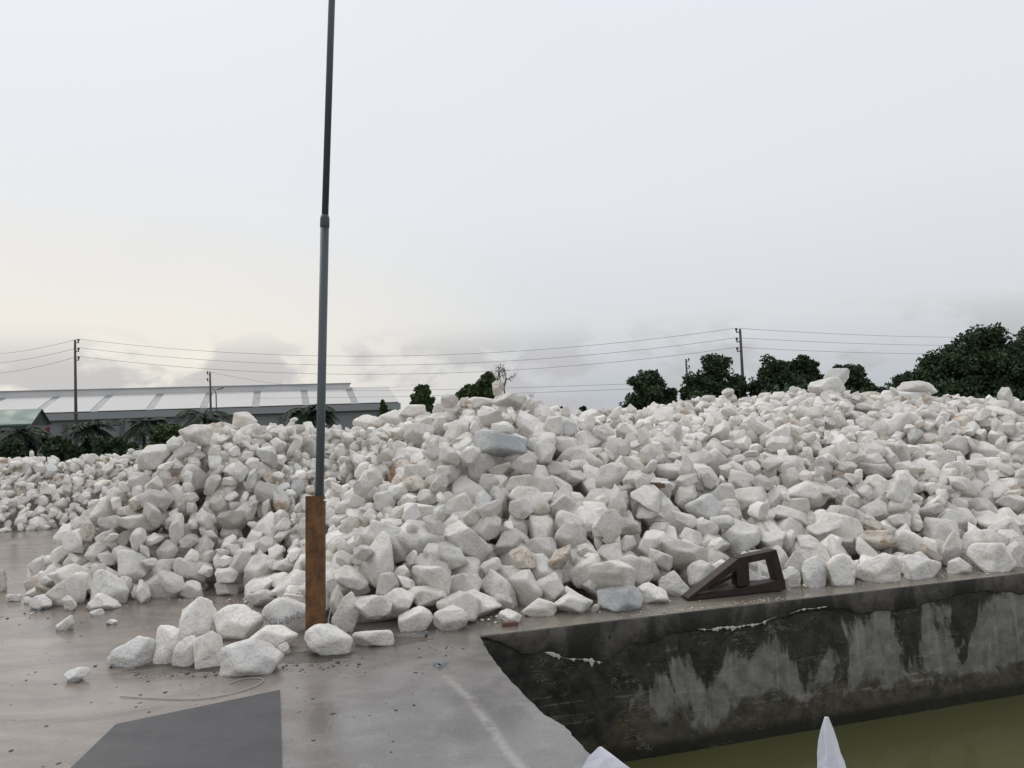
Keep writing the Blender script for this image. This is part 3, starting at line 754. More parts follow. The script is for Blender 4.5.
def polytope(k):
    """the same cut faces as a light bevelled block"""
    s = SH[k]; bm = bmesh.new(); bmesh.ops.create_icosphere(bm, subdivisions=1, radius=1.33)
    for n_, d_ in zip(s.N, s.D):
        r_ = bmesh.ops.bisect_plane(bm, geom=bm.verts[:]+bm.edges[:]+bm.faces[:], plane_co=Vector(n_*d_), plane_no=Vector(n_), clear_outer=True)
        ce = [e for e in r_['geom_cut'] if isinstance(e, bmesh.types.BMEdge)]
        if ce: bmesh.ops.contextual_create(bm, geom=ce)
    bmesh.ops.dissolve_limit(bm, angle_limit=.03, verts=bm.verts[:], edges=bm.edges[:])
    bmesh.ops.remove_doubles(bm, verts=bm.verts[:], dist=.07)
    bmesh.ops.bevel(bm, geom=bm.edges[:], offset=.04, segments=2, affect='EDGES', profile=.5, clamp_overlap=True)
    bmesh.ops.triangulate(bm, faces=bm.faces[:])
    bmesh.ops.recalc_face_normals(bm, faces=bm.faces[:])
    V = np.array([v.co[:] for v in bm.verts]); Fc = np.array([[v.index for v in f.verts] for f in bm.faces]); bm.free()
    o = s.off; nz = np.array([mnoise.noise((v[0]*1.6+o[0], v[1]*1.6+o[1], v[2]*1.6+o[2])) for v in V])
    return ((V*(1+.055*nz)[:, None])*s.ax - s.cen)/s.nrm, Fc
LO = [polytope(k) for k in range(NSH)]
print('lo faces', [len(f) for _, f in LO])
HI = {}
def hi_mesh(k):
    if k not in HI:
        HI[k] = mesh_np('stone', BASE[4][k], ICO[4][1], True); HI[k].materials.append(MATS['white_marble'])
    return HI[k]

# ------------------------------------------------------------------ heap ground plan
GX0, GX1, GY0, GY1, RES = -17.0, 12.0, 5.4, 21.0, .04
NX, NY = int((GX1-GX0)/RES), int((GY1-GY0)/RES)
gx = GX0 + (np.arange(NX)+.5)*RES; gy = GY0 + (np.arange(NY)+.5)*RES
XX, YY = np.meshgrid(gx, gy)
def inside_dist(poly):
    x, y = XX, YY; ins = np.zeros_like(x, bool); dist = np.full(x.shape, 1e9)
    for (x0, y0), (x1, y1) in zip(poly, poly[1:]+poly[:1]):
        c = ((y0 > y) != (y1 > y)) & (x < (x1-x0)*(y-y0)/(y1-y0+1e-12)+x0); ins ^= c
        dx, dy = x1-x0, y1-y0; t = np.clip(((x-x0)*dx+(y-y0)*dy)/(dx*dx+dy*dy), 0, 1)
        dist = np.minimum(dist, np.hypot(x-x0-t*dx, y-y0-t*dy))
    return np.where(ins, dist, -dist)
main_poly = [(-5.35, 8.75), (-4.6, 8.45), (-4.2, 8.4), (-3.5, 8.55), (-2.8, 8.35), (-2.35, 7.55), (-1.95, 6.9), (-1.25, 6.62), (-.6, 6.82), (0, 7.3), (.7, 7.4),
             (1.6, 7.72), (2.73, 8.0), (3.77, 8.12), (5.19, 8.42), (7.5, 9.1), (12.5, 10.6), (12.5, 20.5), (-3.0, 20.5), (-5.2, 15.0), (-5.95, 13.0), (-6.05, 11.2), (-5.85, 9.8)]
left_poly = [(-17.5, 15.2), (-10.1, 15.75), (-9.0, 16.1), (-7.6, 16.3), (-6.6, 17.0), (-5.4, 18.5), (-4.2, 20.5), (-17.5, 20.5)]
def sig(t): return 1/(1+np.exp(-t))
def gauss(x0, y0, s, sy=None): return np.exp(-((XX-x0)**2/(2*s*s) + (YY-y0)**2/(2*(sy or s)**2)))
def vnoise(sc, seed):
    n = 64; g = np.random.default_rng(seed).uniform(-1, 1, (n, n)); fx = (XX-GX0)/sc; fy = (YY-GY0)/sc
    ix = fx.astype(int); iy = fy.astype(int); tx = fx-ix; ty = fy-iy; tx = tx*tx*(3-2*tx); ty = ty*ty*(3-2*ty)
    G = lambda a, b: g[a % n, b % n]
    return (G(iy, ix)*(1-tx)+G(iy, ix+1)*tx)*(1-ty) + (G(iy+1, ix)*(1-tx)+G(iy+1, ix+1)*tx)*ty
d1 = inside_dist(main_poly); d2 = inside_dist(left_poly)
slope = .53 + .37*sig(-(XX+3.4)/.5)*sig((YY-9.3)/.5) - .10*sig((XX-1.8)/.6)
plat = (1.76 + .02*sig((XX-3)/.8) + .07*gauss(-3.9, 11.9, 1.3) + .30*gauss(-.3, 11.0, 1.1) - .10*gauss(-2.2, 13, 1.0) - .50*gauss(-2.3, 10.2, .75, 1.0) - .40*gauss(1.5, 11.6, .8, 1.6)
        + .16*gauss(2.7, 13.8, .7) + .28*gauss(5.3, 13.3, 1.2) - .06*gauss(3.2, 12.2, 1.0) + .05*gauss(9, 15, 2.0) + .10*vnoise(1.3, 5))
edgeh = .10 + slope*np.clip(d1, 0, None) + .10*vnoise(.8, 6)*np.clip(d1, 0, 1)
kk = 9.0
T1 = -np.log(np.exp(-kk*edgeh)+np.exp(-kk*plat))/kk; T1 = np.where(d1 > 0, T1, 0)
edge2 = .08 + .74*np.clip(d2, 0, None); plat2 = 1.30 + .07*vnoise(1.1, 9) + .05*gauss(-10, 18, 1.5)
T2 = -np.log(np.exp(-kk*edge2)+np.exp(-kk*plat2))/kk; T2 = np.where(d2 > 0, T2, 0)
T = np.maximum(np.maximum(T1, T2), 0)
depth = np.where((YY > 14.8), .22, .46); depth = np.where(d2 > 0, .34, depth)
core = np.clip(T-depth, -.05, None); bed = np.clip(T-depth-.32, -.3, None)
# median stone length over the plan
size = (.415 - .055*sig(-(XX+2.8)/.4) + .09*gauss(-.2, 9.3, 1.3) - .20*gauss(-2.2, 10.7, .8, 1.6) - .06*gauss(3.5, 12, 1.5) - .10*sig((XX-6.3))*sig(YY-12) - .12*sig((YY-15)/.5))
size = np.where(d2 > 0, .25, size)
size = np.clip(size, .16, .6)
HM = np.maximum(core, 0.0)
rim = (YY - (WA[1] + (XX-WA[0])*WD[1]/WD[0])); pitm = (XX > -.30) & (rim < .10)
HM[pitm] = 50
prim = np.hypot(XX-PB[0], YY-PB[1]-.03) < .14; HM[prim] = 50
# keep the frame's footprint free
c_, s_ = math.cos(fang), math.sin(fang); lx = (XX-FB[0])*c_ + (YY-FB[1]-.10)*s_; ly = -(XX-FB[0])*s_ + (YY-FB[1]-.10)*c_
HM[(lx > -.05) & (lx < FL+.02) & (np.abs(ly) < .085)] = 50

STONES = []     # dict: k, loc, R(3x3), sc(3), tone, rust, blue, hand label
def rot_rand():
    q = rng.normal(size=4); q /= np.linalg.norm(q); a, b, c, d = q
    return np.array([[a*a+b*b-c*c-d*d, 2*(b*c-a*d), 2*(b*d+a*c)], [2*(b*c+a*d), a*a-b*b+c*c-d*d, 2*(c*d-a*b)], [2*(b*d-a*c), 2*(c*d+a*b), a*a-b*b-c*c+d*d]])
def footprint(P, x, y):
    ix = ((P[:, 0]+x-GX0)/RES).astype(int); iy = ((P[:, 1]+y-GY0)/RES).astype(int)
    a0, b0 = ix.min(), iy.min(); wd = ix.max()-a0+1; hd = iy.max()-b0+1
    if a0 < 0 or b0 < 0 or a0+wd > NX or b0+hd > NY: return None
    fl = (iy-b0)*wd + (ix-a0); o = np.argsort(P[:, 2])
    top = np.full(wd*hd, -1e9); bot = np.full(wd*hd, 1e9)
    top[fl[o]] = P[o, 2]; o2 = o[::-1]; bot[fl[o2]] = P[o2, 2]
    return a0, b0, wd, hd, top.reshape(hd, wd), bot.reshape(hd, wd)
def rest(P, x, y):
    fp = footprint(P, x, y)
    if fp is None: return None
    a0, b0, wd, hd, top, bot = fp; blk = HM[b0:b0+hd, a0:a0+wd]; ok = bot < 1e8
    df = (blk-bot)[ok]; z = df.max(); gap = (z-df).mean()
    return z, gap, fp
def commit(z, fp):
    a0, b0, wd, hd, top, bot = fp; blk = HM[b0:b0+hd, a0:a0+wd]
    np.maximum(blk, np.where(top > -1e8, z+top, -1e9), out=blk)
def tint(d=None, rust=None, blue=None, tone=None):
    u = rng.random()
    r_ = rng.uniform(.35, 1.0) if u < .07 else (rng.uniform(0, .29) if u < .55 else 0)
    b_ = rng.uniform(.3, .65) if rng.random() < .05 else rng.uniform(0, .05)
    t_ = float(np.clip(rng.normal(1.0, .06), .80, 1.08))
    return dict(tone=tone or t_, rust=r_ if rust is None else rust, blue=b_ if blue is None else blue, seed=float(rng.uniform(0, 40)))
def place(k, P, x, y, z, R, sc, label=None, **kw):
    STONES.append(dict(k=k, loc=np.array([x, y, z]), R=R, sc=sc, label=label, **tint(**kw)))

# hand-set stones: picture centre u, base v, width px, height px (on the floor or on what is below)
def rotz(a): c, s = math.cos(a), math.sin(a); return np.array([[c, -s, 0], [s, c, 0], [0, 0, 1.0]])
def rotx(a): c, s = math.cos(a), math.sin(a); return np.array([[1, 0, 0], [0, c, -s], [0, s, c]])
def roty(a): c, s = math.cos(a), math.sin(a); return np.array([[c, 0, s], [0, 1, 0], [-s, 0, c]])
def hand(u, v, wpx, hpx, label, dep=.68, Y=None, tilt=0.0, sink=.3, **kw):
    g = gnd(u, v) if Y is None else at(u, v, Y)
    wid = wpx*g[1]/FPX; hei = hpx*g[1]/FPX*(.96 if Y else 1.18); dd = wid*dep
    best = None
    for _ in range(24):
        k = int(rng.integers(NSH)); R = rotz(rng.uniform(0, 6.28)) if hpx < wpx*.85 else rot_rand()
        P = BASE[3][k] @ R.T; e = P.max(0)-P.min(0)
        want = np.array([wid, dd, hei]); ratio = want/e; spread = ratio.max()/ratio.min()
        if best is None or spread < best[0]: best = (spread, k, R, want/e)
    _, k, R, rat = best
    # local scale only: use geometric mean for rotation-safe scaling, then stretch along rotated axes approximately
    A = np.diag(rat) @ R                      # world = A @ local
    U_, S_, Vt = np.linalg.svd(A)
    if abs(tilt) > 0: A = roty(tilt) @ A
    P = BASE[3][k] @ A.T
    zmin, zmax = P[:, 2].min(), P[:, 2].max(); cut = zmin + (.23 if Y is None else .05)*(zmax-zmin)
    P = P.copy(); P[:, 2] = np.maximum(P[:, 2], cut)
    x, y = float(g[0]), float(g[1])+dd*.42
    r = rest(P, x, y)
    if r is None: return
    z, gap, fp = r
    if z > 20: 
        y += .08; r = rest(P, x, y); z, gap, fp = r
    if z > 20: z = -P[:, 2].min()
    if Y is None: z = -cut - .006
    else:
        zp = float(g[2]) - cut
        z = min(z - .10*hei, max(zp, z - sink*hei))
    commit(z, fp)
    STONES.append(dict(k=k, loc=np.array([x, y, z]), A=A, cut=cut, label=label, hand=True, **tint(**kw)))
    return STONES[-1]

hand(125, 668, 46, 31, 'broad white block, leftmost of the loose row in front of the heap', blue=.25, rust=0)
hand(163, 664, 33, 38, 'tall white wedge, second from left in the loose front row', tilt=.25, rust=0)
hand(184, 668, 27, 33, 'grey-white narrow block, third from left in the loose front row', rust=0)
hand(206, 669, 33, 38, 'brown-based block, fourth from left in the loose front row', rust=.28)
hand(245, 678, 60, 37, 'large greenish white boulder nearest the dark steel plate', blue=.35, rust=0, tone=.97)
hand(192, 640, 36, 42, 'upright white block behind the loose front row', rust=.1)
hand(228, 640, 56, 34, 'long white block right behind the loose front row', rust=.12)
hand(268, 652, 52, 25, 'low brown-stained stone between big boulder and steel pole', rust=.27)
scr = hand(287, 634, 54, 38, 'grey stone with faded blue writing left of the rusty channel', rust=0, blue=.25, tone=.97, dep=.7)
hand(283, 655, 14, 14, 'small white stone left of the pole foot', rust=0)
hand(325, 657, 49, 33, 'clean white angular stone right in front of the steel pole foot', rust=0, tone=1.04)
hand(345, 636, 27, 44, 'tall leaning stone right of the rusty channel', tilt=.25, rust=0)
hand(372, 648, 43, 18, 'flat buff stone under the triangular stone right of the pole', rust=.28)
hand(372, 632, 38, 27, 'triangular white stone right of the pole', Y=6.78, rust=0)
hand(414, 632, 34, 25, 'triangular white stone near a blue plastic scrap', rust=0)
hand(450, 632, 35, 25, 'rough buff-edged stone nearest the pit corner', rust=.22)
hand(397, 620, 33, 26, 'cream cube-like stone two stones right of the pole', rust=.25, Y=6.95)
hand(471, 616, 54, 32, 'broad white boulder above the pit corner', rust=.08, Y=7.15)
hand(372, 603, 64, 36, 'very large white boulder right of the rusty channel', rust=0, Y=7.1, tone=.99)
hand(428, 606, 40, 21, 'flat white stone between two big boulders right of the pole', rust=.1, Y=7.1)
hand(500, 606, 38, 46, 'tall white block above the pit corner', rust=0, Y=7.5)
hand(510, 624, 24, 15, 'small low stone beside the pit corner', rust=.1)
hand(540, 617, 34, 18, 'low buff wedge on the rim right of the pit corner', rust=.28)
hand(574, 614, 40, 20, 'squared white block on the rim', rust=0)
hand(595, 612, 9, 9, 'little white stone between squared block and blue-grey stone', rust=0)
hand(621, 612, 44, 27, 'blue-grey pointed stone on the pit rim', blue=1.0, rust=0, tone=.92)
hand(656, 604, 28, 22, 'white stone right of the blue-grey stone on the rim', rust=0)
hand(677, 597, 32, 28, 'white stone by the tip of the rusty frame', rust=0, Y=7.75)
hand(722, 580, 46, 34, 'big white stone behind the sloping bar of the rusty frame', rust=.1, Y=7.95)
hand(764, 586, 18, 14, 'small white stone seen through the rusty frame', rust=0, Y=7.95)
hand(795, 590, 24, 22, 'white stone touching the right end of the rusty frame', rust=0)
hand(818, 587, 27, 32, 'grey wedge second right of the rusty frame on the rim', rust=0, blue=.3)
hand(847, 586, 33, 34, 'upright rounded block third right of the rusty frame', rust=0)
hand(883, 583, 41, 32, 'white block fourth right of the rusty frame on the rim', rust=0, tone=1.03)
hand(930, 581, 42, 27, 'round white stone on the right part of the rim', rust=0, tone=1.03)
hand(964, 574, 26, 17, 'low stone between two big ones near the right edge', rust=0)
hand(1001, 572, 42, 32, 'big white block on the rim nearest the right edge', rust=0, tone=1.03)
# left tongue and loose floor stones
hand(74, 682, 23, 15, 'lone small white stone nearest the left foreground', rust=0)
hand(63, 631, 19, 17, 'lone pointed stone on the wet floor at left', rust=0)
hand(38, 610, 23, 16, 'small white stone with blue plastic beneath it at far left', rust=0)
hand(67, 611, 17, 17, 'small white pyramid stone at far left', rust=0)
hand(97, 611, 33, 17, 'long low white stone before the left boulder', rust=0)
hand(95, 616, 13, 8, 'tiny white stone at the foot of the left tongue', rust=0)
hand(110, 625, 12, 6, 'tiny flat pale chip on the wet floor', rust=.2)
hand(103, 606, 42, 38, 'big creased white boulder in the left tongue', rust=.05)
hand(66, 606, 36, 34, 'big brown-tinged boulder in the left tongue', rust=.27)
hand(38, 598, 34, 14, 'flat long stone at the left end of the tongue', rust=0)
hand(11, 602, 18, 9, 'flat little stone near the left picture edge', rust=0)
hand(26, 604, 10, 8, 'small pebble near the left picture edge', rust=0)
hand(33, 581, 24, 20, 'greyish stone at the outer left edge of the heap', rust=.1, blue=.2)
hand(55, 572, 22, 26, 'orange-rusted stone at the outer left of the heap', rust=1.0)
hand(-3, 592, 14, 30, 'yellowish upright stone cut by the left picture edge', rust=.6)

# ------------------------------------------------------------------ procedural heap
def fill(mask, n_max, thr, tries=7, fac=1.0, sig_=.25, smin=.13, smax=.62, over=.25):
    cand = None; made = 0; fails = 0
    while made < n_max:
        if cand is None or len(used) >= 25:
            cand = np.flatnonzero(((T-HM) > thr*size*fac) & mask); used = []
            if len(cand) < 30: break
        c = int(cand[rng.integers(len(cand))]); used.append(c); iy0, ix0 = divmod(c, NX)
        L_ = float(np.clip(size[iy0, ix0]*fac*math.exp(rng.normal(0, sig_)), smin, smax))
        best = None
        for t in range(tries):
            k = int(rng.integers(NSH)); sc = L_*np.array([1, rng.uniform(.85, 1.15), rng.uniform(.85, 1.15)])
            R = rot_rand(); P = (BASE[2][k]*sc) @ R.T
            x = gx[ix0] + rng.normal(0, .35*L_); y = gy[iy0] + rng.normal(0, .35*L_)
            r = rest(P, x, y)
            if r is None: continue
            z, gap, fp = r
            cx = min(NX-1, max(0, int((x-GX0)/RES))); cy = min(NY-1, max(0, int((y-GY0)/RES)))
            ex_ = z + P[:, 2].max() - T[cy, cx]
            if ex_ > over*L_+.05 or z > 10: continue
            score = gap/L_ + .35*max(0, ex_)/L_ + .25*(z-T[cy, cx])
            if best is None or score < best[0]: best = (score, k, P, x, y, z, R, sc, fp)
        if best is None:
            fails += 1
            if fails > 4000: break
            continue
        _, k, P, x, y, z, R, sc, fp = best
        z -= .09*L_
        commit(z, fp); place(k, P, x, y, z, R, sc); made += 1
    return made
near = (d1 > .03) & (YY < 15.2)
back = (d1 > .05) & (YY >= 15.2) & (YY < 19.5)
left = (d2 > .03) & (YY < 19.2)
cnt = [fill(near, 2600, .42), fill(near, 1500, .40, fac=.70, sig_=.18), fill(back, 380, .3), fill(left, 1500, .40, tries=5)]
# fill remaining holes in the cover with small stones
hole = near & (HM < core+.02) & (T > .12)
cnt.append(fill(hole, 500, -1.0, tries=4, fac=.55, sig_=.2, smin=.12, over=1.5))
hole = left & (HM < core+.02) & (T > .1)
cnt.append(fill(hole, 250, -1.0, tries=4, fac=.6, sig_=.2, smin=.1, over=1.5))
gyy, gxx = np.gradient(T, RES); steep = near & (np.hypot(gxx, gyy) > .75) & (HM < T-.10)
cnt.append(fill(steep, 220, -1.0, tries=6, fac=.8, sig_=.2, over=.9))
# boulders crowning the crests
hand(830, 407, 36, 22, 'broad white boulder carrying the topmost boulder on the right crest', Y=13.2, rust=0, sink=.4)
hand(841, 394, 27, 24, 'topmost boulder perched on the right crest', Y=13.3, rust=.1, tilt=.2, tone=1.0)
hand(910, 414, 52, 22, 'wide white slab on the right crest under a pale boulder', Y=13.4, rust=0, sink=.75)
hand(924, 407, 42, 20, 'pointed pale boulder lying on the wide slab, right crest', Y=13.5, rust=0)
hand(366, 409, 32, 22, 'cream boulder, left of the three on the crest by the pole', Y=12.6, rust=.5, sink=.05)
hand(393, 412, 33, 24, 'white boulder, middle of the three on the crest by the pole', Y=12.9, rust=.15, tilt=.2, sink=.15)
hand(412, 414, 27, 17, 'low boulder, right of the three on the crest by the pole', Y=12.8, rust=.2, sink=.15)
hand(224, 430, 24, 14, 'cream flat stone on the left peak of the heap', Y=11.6, rust=.75, sink=.7)
hand(243, 428, 22, 18, 'white stone topping the left peak of the heap', Y=11.7, rust=.1, sink=.8)
hand(482, 408, 26, 13, 'flat buff slab on top of the central crest', Y=11.0, rust=.28, sink=.4)
hand(512, 416, 34, 19, 'white boulder right on top of the central crest', Y=10.9, rust=0, sink=.4)
hand(497, 462, 60, 32, 'big blue-grey block high on the central slope', Y=9.3, rust=0, blue=.9, tone=.95, sink=.45)
print('stones', cnt, len(STONES))

# ------------------------------------------------------------------ which stones show largest
VIS = np.full((768, 1024), -1, int); order = sorted(range(len(STONES)), key=lambda i: -STONES[i]['loc'][1])
for i in order:
    s = STONES[i]; B = BASE[3][s['k']]
    P = (B @ s['A'].T if 'A' in s else (B*s['sc']) @ s['R'].T) + s['loc']; s['P'] = None
    u, v, wz = project(P)
    ui = np.round(u).astype(int); vi = np.round(v).astype(int)
    c = project(s['loc']); s['uv'] = (float(c[0]), float(c[1])); s['ext'] = float((u.max()-u.min()+v.max()-v.min())/2)
    s['h'] = float(P[:, 2].max()-P[:, 2].min()); s['w'] = float(P[:, 0].max()-P[:, 0].min())
    for a in (-1, 0, 1):
        for b_ in (-1, 0, 1):
            uu = ui+a; vv = vi+b_; ok = (uu >= 0) & (uu < 1024) & (vv >= 0) & (vv < 768); VIS[vv[ok], uu[ok]] = i
area = np.bincount(VIS[VIS >= 0], minlength=len(STONES))
for i, s in enumerate(STONES): s['area'] = int(area[i])
pick = [i for i, s in enumerate(STONES) if s.get('hand')]
rest_ = sorted((i for i, s in enumerate(STONES) if not s.get('hand')), key=lambda i: -STONES[i]['area'])
pick = pick + rest_[:300-len(pick)]
pset = set(pick)
# labels of the picked heap stones: region of the heap, then the place in its row
ORD = ['first', 'second', 'third', 'fourth', 'fifth', 'sixth', 'seventh', 'eighth', 'ninth', 'tenth', 'eleventh', 'twelfth', 'thirteenth', 'fourteenth', 'fifteenth',
       'sixteenth', 'seventeenth', 'eighteenth', 'nineteenth', 'twentieth']
COLS = [(190, 'left of the heap'), (300, 'left of the steel pole'), (410, 'right of the steel pole'), (500, 'above the pit corner'), (590, 'in the central slope'),
        (690, 'above the blue-grey rim stone'), (790, 'above the rusty frame'), (880, 'right of the rusty frame'), (960, 'right slope'), (2000, 'near the right edge')]
ROWS = [(430, 'crest row'), (470, 'upper band'), (505, 'upper-middle band'), (540, 'lower-middle band'), (575, 'lower band'), (2000, 'foot row')]
zones = {}
for i in pick:
    s = STONES[i]
    if s.get('hand'): continue
    u, v = s['uv']; ci = next(k for k, c in enumerate(COLS) if u < c[0]); ri = next(k for k, c in enumerate(ROWS) if v < c[0])
    zones.setdefault((ci, ri), []).append(i)
for (ci, ri), lst in zones.items():
    lst.sort(key=lambda i: STONES[i]['uv'][0])
    for n_, i in enumerate(lst):
        s = STONES[i]
        colr = 'rust-marked' if s['rust'] > .55 else 'cream' if s['rust'] > .2 else 'blue-grey' if s['blue'] > .3 else 'white'
        shp = 'upright' if s['h'] > s['w']*1.15 else 'flat' if s['h'] < s['w']*.6 else 'angular'
        place_ = COLS[ci][1]
        s['label'] = f"{colr} {shp} stone {place_}, {ORD[min(n_, 19)]} from left in the {ROWS[ri][1]}"
GS = 'white stones of the heap'
for i in sorted(pick, key=lambda i: -STONES[i]['area']):
    s = STONES[i]
    if 'A' in s:
        V = BASE[4][s['k']] @ s['A'].T; V[:, 2] = np.maximum(V[:, 2], s['cut']); me = mesh_np('stone', V, ICO[4][1], True); me.materials.append(MATS['white_marble'])
        if np.linalg.det(s['A']) < 0: me.flip_normals()
        o = link('stone', me)
        o.location = s['loc']
    else:
        o = link('stone', hi_mesh(s['k']))
        M = Matrix([list(r) for r in s['R']]).to_4x4() @ Matrix.Diagonal((*s['sc'], 1)); M.translation = Vector(s['loc']); o.matrix_world = M
    for a in ('tone', 'rust', 'blue', 'seed'): o[a] = float(s[a])
    tag(o, s['label'], 'stone', GS); s['obj'] = o
# the rest as one object
def merge(idx, name, label):
    VV = []; FF = []; off_ = 0; at_ = {a: [] for a in ('tone', 'rust', 'blue', 'seed')}
    for i in idx:
        s = STONES[i]; B, Fc = LO[s['k']]
        VV.append((B*s['sc']) @ s['R'].T + s['loc']); FF.append(Fc+off_); off_ += len(B)
        for a in at_: at_[a].append(np.full(len(B), s[a], np.float32))
    me = mesh_np(name, np.concatenate(VV), np.concatenate(FF)); me.materials.append(MATS['white_marble'])
    for a in at_:
        t = me.attributes.new(a, 'FLOAT', 'POINT'); t.data.foreach_set('value', np.concatenate(at_[a]))
    o = link(name, me); tag(o, label, 'stones', kind='stuff'); print(name, len(idx), len(me.polygons)); return o
restm = [i for i in range(len(STONES)) if i not in pset and STONES[i]['loc'][0] > -6.9 and d1[min(NY-1, max(0, int((STONES[i]['loc'][1]-GY0)/RES))), min(NX-1, max(0, int((STONES[i]['loc'][0]-GX0)/RES)))] > -.4]
rs = set(restm)
merge(restm, 'stone_heap', 'smaller white rubble stones packed through the main heap')
merge([i for i in range(len(STONES)) if i not in pset and i not in rs], 'stone_heap', 'far low heap of small white stones at left')
# cores
def core_mesh(mask, name, label):
    st = 5; C_ = np.where(mask, bed, -.3)[::st, ::st]; ny, nx = C_.shape
    V = np.stack([XX[::st, ::st], YY[::st, ::st], np.where(C_ < 0.0, -.06, C_-.03)], -1).reshape(-1, 3)
    I = np.arange(ny*nx).reshape(ny, nx); Fc = np.stack([I[:-1, :-1], I[:-1, 1:], I[1:, 1:], I[1:, :-1]], -1).reshape(-1, 4)
    zz = V[:, 2][Fc].max(1); Fc = Fc[zz > -.05]
    uq, inv = np.unique(Fc, return_inverse=True)
    me = mesh_np(name, V[uq], inv.reshape(Fc.shape), True); o = link(name, me, MATS['rubble_fines']); tag(o, label, 'rubble', kind='stuff')
core_mesh((d1 > 0) & (d2 <= 0), 'rubble_bed', 'crushed rubble filling the inside of the main heap')
core_mesh(d2 > 0, 'rubble_bed', 'crushed rubble filling the inside of the far left heap')

# faded blue scrawl on the stone beside the channel
if scr and 'obj' in scr:
    so = scr['obj']; me = so.data
    bv = BVHTree.FromPolygons([v.co.copy() for v in me.vertices], [tuple(p.vertices) for p in me.polygons])
    def hit(dx, dz):
        h_ = bv.ray_cast(Vector((dx, -1.0, dz)), Vector((0, 1, 0))); return (h_[0]+h_[1]*.002) if h_[0] else None
    wS = (me.vertices[0].co*0).x; xs_ = [v.co.x for v in me.vertices]; zs_ = [v.co.z for v in me.vertices]; wx = max(xs_)-min(xs_); hz_ = max(zs_)-min(zs_)
    glyph = [[(0.8, 1), (.2, .9), (0, .5), (.2, .1), (.8, 0)], [(0, 0), (0, 1), (0, .5), (.7, .55), (.7, 1), (.7, 0)], [(0, 1), (.05, .2), (.4, 0), (.7, .3), (.7, 1)],
             [(.35, 1), (0, .6), (.2, 0), (.6, .1), (.7, .6), (.35, 1)], [(0, 0), (0, 1), (.6, 0), (.65, 1)], [(.7, .9), (.2, 1), (0, .4), (.3, 0), (.7, .2), (.45, .5)]]
    mb = MB()
    for gi, g in enumerate(glyph):
        pts = []
        for a, b_ in zip(g[:-1], g[1:]):
            for t in np.linspace(0, 1, 6)[:-1]:
                lx_ = a[0]+(b_[0]-a[0])*t; lz_ = a[1]+(b_[1]-a[1])*t
                q = hit(wx*(-.30+.095*gi+.075*lx_), hz_*(-.10+.035*gi+.20*lz_+.03*math.sin(gi*9+lx_*7)))
                if q is not None: pts.append(q + Vector((rng.normal(0, .003), 0, rng.normal(0, .004))))
        if len(pts) > 3: mb.tube(pts, .0035, 5)
    if mb.v: mb.build('blue_writing', MATS['blue_paint'], so)

# ------------------------------------------------------------------ small things on the floor
# steel plate
pts = [gnd(116, 726), gnd(280, 691.5), gnd(283, 800), gnd(40, 800)]
V = [(p[0], p[1], .004) for p in pts] + [(p[0], p[1], .012) for p in pts]
o = MB().add(V, [(3, 2, 1, 0), (4, 5, 6, 7), (0, 1, 5, 4), (1, 2, 6, 5), (2, 3, 7, 6), (3, 0, 4, 7)]).build('steel_plate', MATS['plate_steel'])
tag(o, 'dark grey steel plate lying flat in the left foreground', 'plate')
if o.data.polygons[1].normal.z < 0: o.data.flip_normals()
# rope
rp = [(120, 697), (160, 699.5), (195, 700), (225, 696), (250, 689), (262, 683), (262, 679.5), (252, 679), (238, 681), (229, 685)]
P_ = [gnd(u, v) for u, v in rp]; sm = []
for i in range(len(P_)-1):
    p0, p1, p2, p3 = P_[max(0, i-1)], P_[i], P_[i+1], P_[min(len(P_)-1, i+2)]
    for t in np.linspace(0, 1, 6)[:-1]:
        sm.append(.5*((2*p1)+(-p0+p2)*t+(2*p0-5*p1+4*p2-p3)*t*t+(-p0+3*p1-3*p2+p3)*t**3) + np.array([0, 0, .006]))
o = MB().tube(sm, .0036, 6).build('rope', MATS['rope'], None, True); tag(o, 'thin pale cord curled on the floor before the big boulder', 'rope')
# scraps
def scrap(u, v, wpx, label, mat, name, seed, Y=None, z=None):
    g = gnd(u, v) if Y is None else at(u, v, Y); s_ = wpx*g[1]/FPX; V = []; Fc = []; r_ = np.random.default_rng(seed)
    ph = r_.uniform(0, 6, 3)
    for i in range(9):
        for j in range(4):
            a = (i/8-.5)*s_; b_ = (j/3-.5)*s_*.30*(1-.5*abs(i/8-.5))
            V.append((a*math.cos(ph[0])-b_*math.sin(ph[0]), a*math.sin(ph[0])+b_*math.cos(ph[0]), .006+s_*.12*(1+math.sin(i*1.1+ph[1]+j))))
    for i in range(8):
        for j in range(3): Fc.append((i*4+j, i*4+j+1, (i+1)*4+j+1, (i+1)*4+j))
    o = MB().add(V, Fc).build(name, MATS[mat], None, True); o.location = (g[0], g[1], g[2] if Y else 0); tag(o, label, 'scrap'); return o
scrap(441, 667, 15, 'crumpled blue-green plastic scrap lying on the bare slab', 'blue_plastic', 'plastic_scrap', 1)
scrap(426, 636, 11, 'blue plastic shred beside the triangular stone', 'blue_plastic', 'plastic_scrap', 2)
scrap(40, 611, 9, 'blue plastic shred under the small far left stone', 'blue_plastic', 'plastic_scrap', 3)
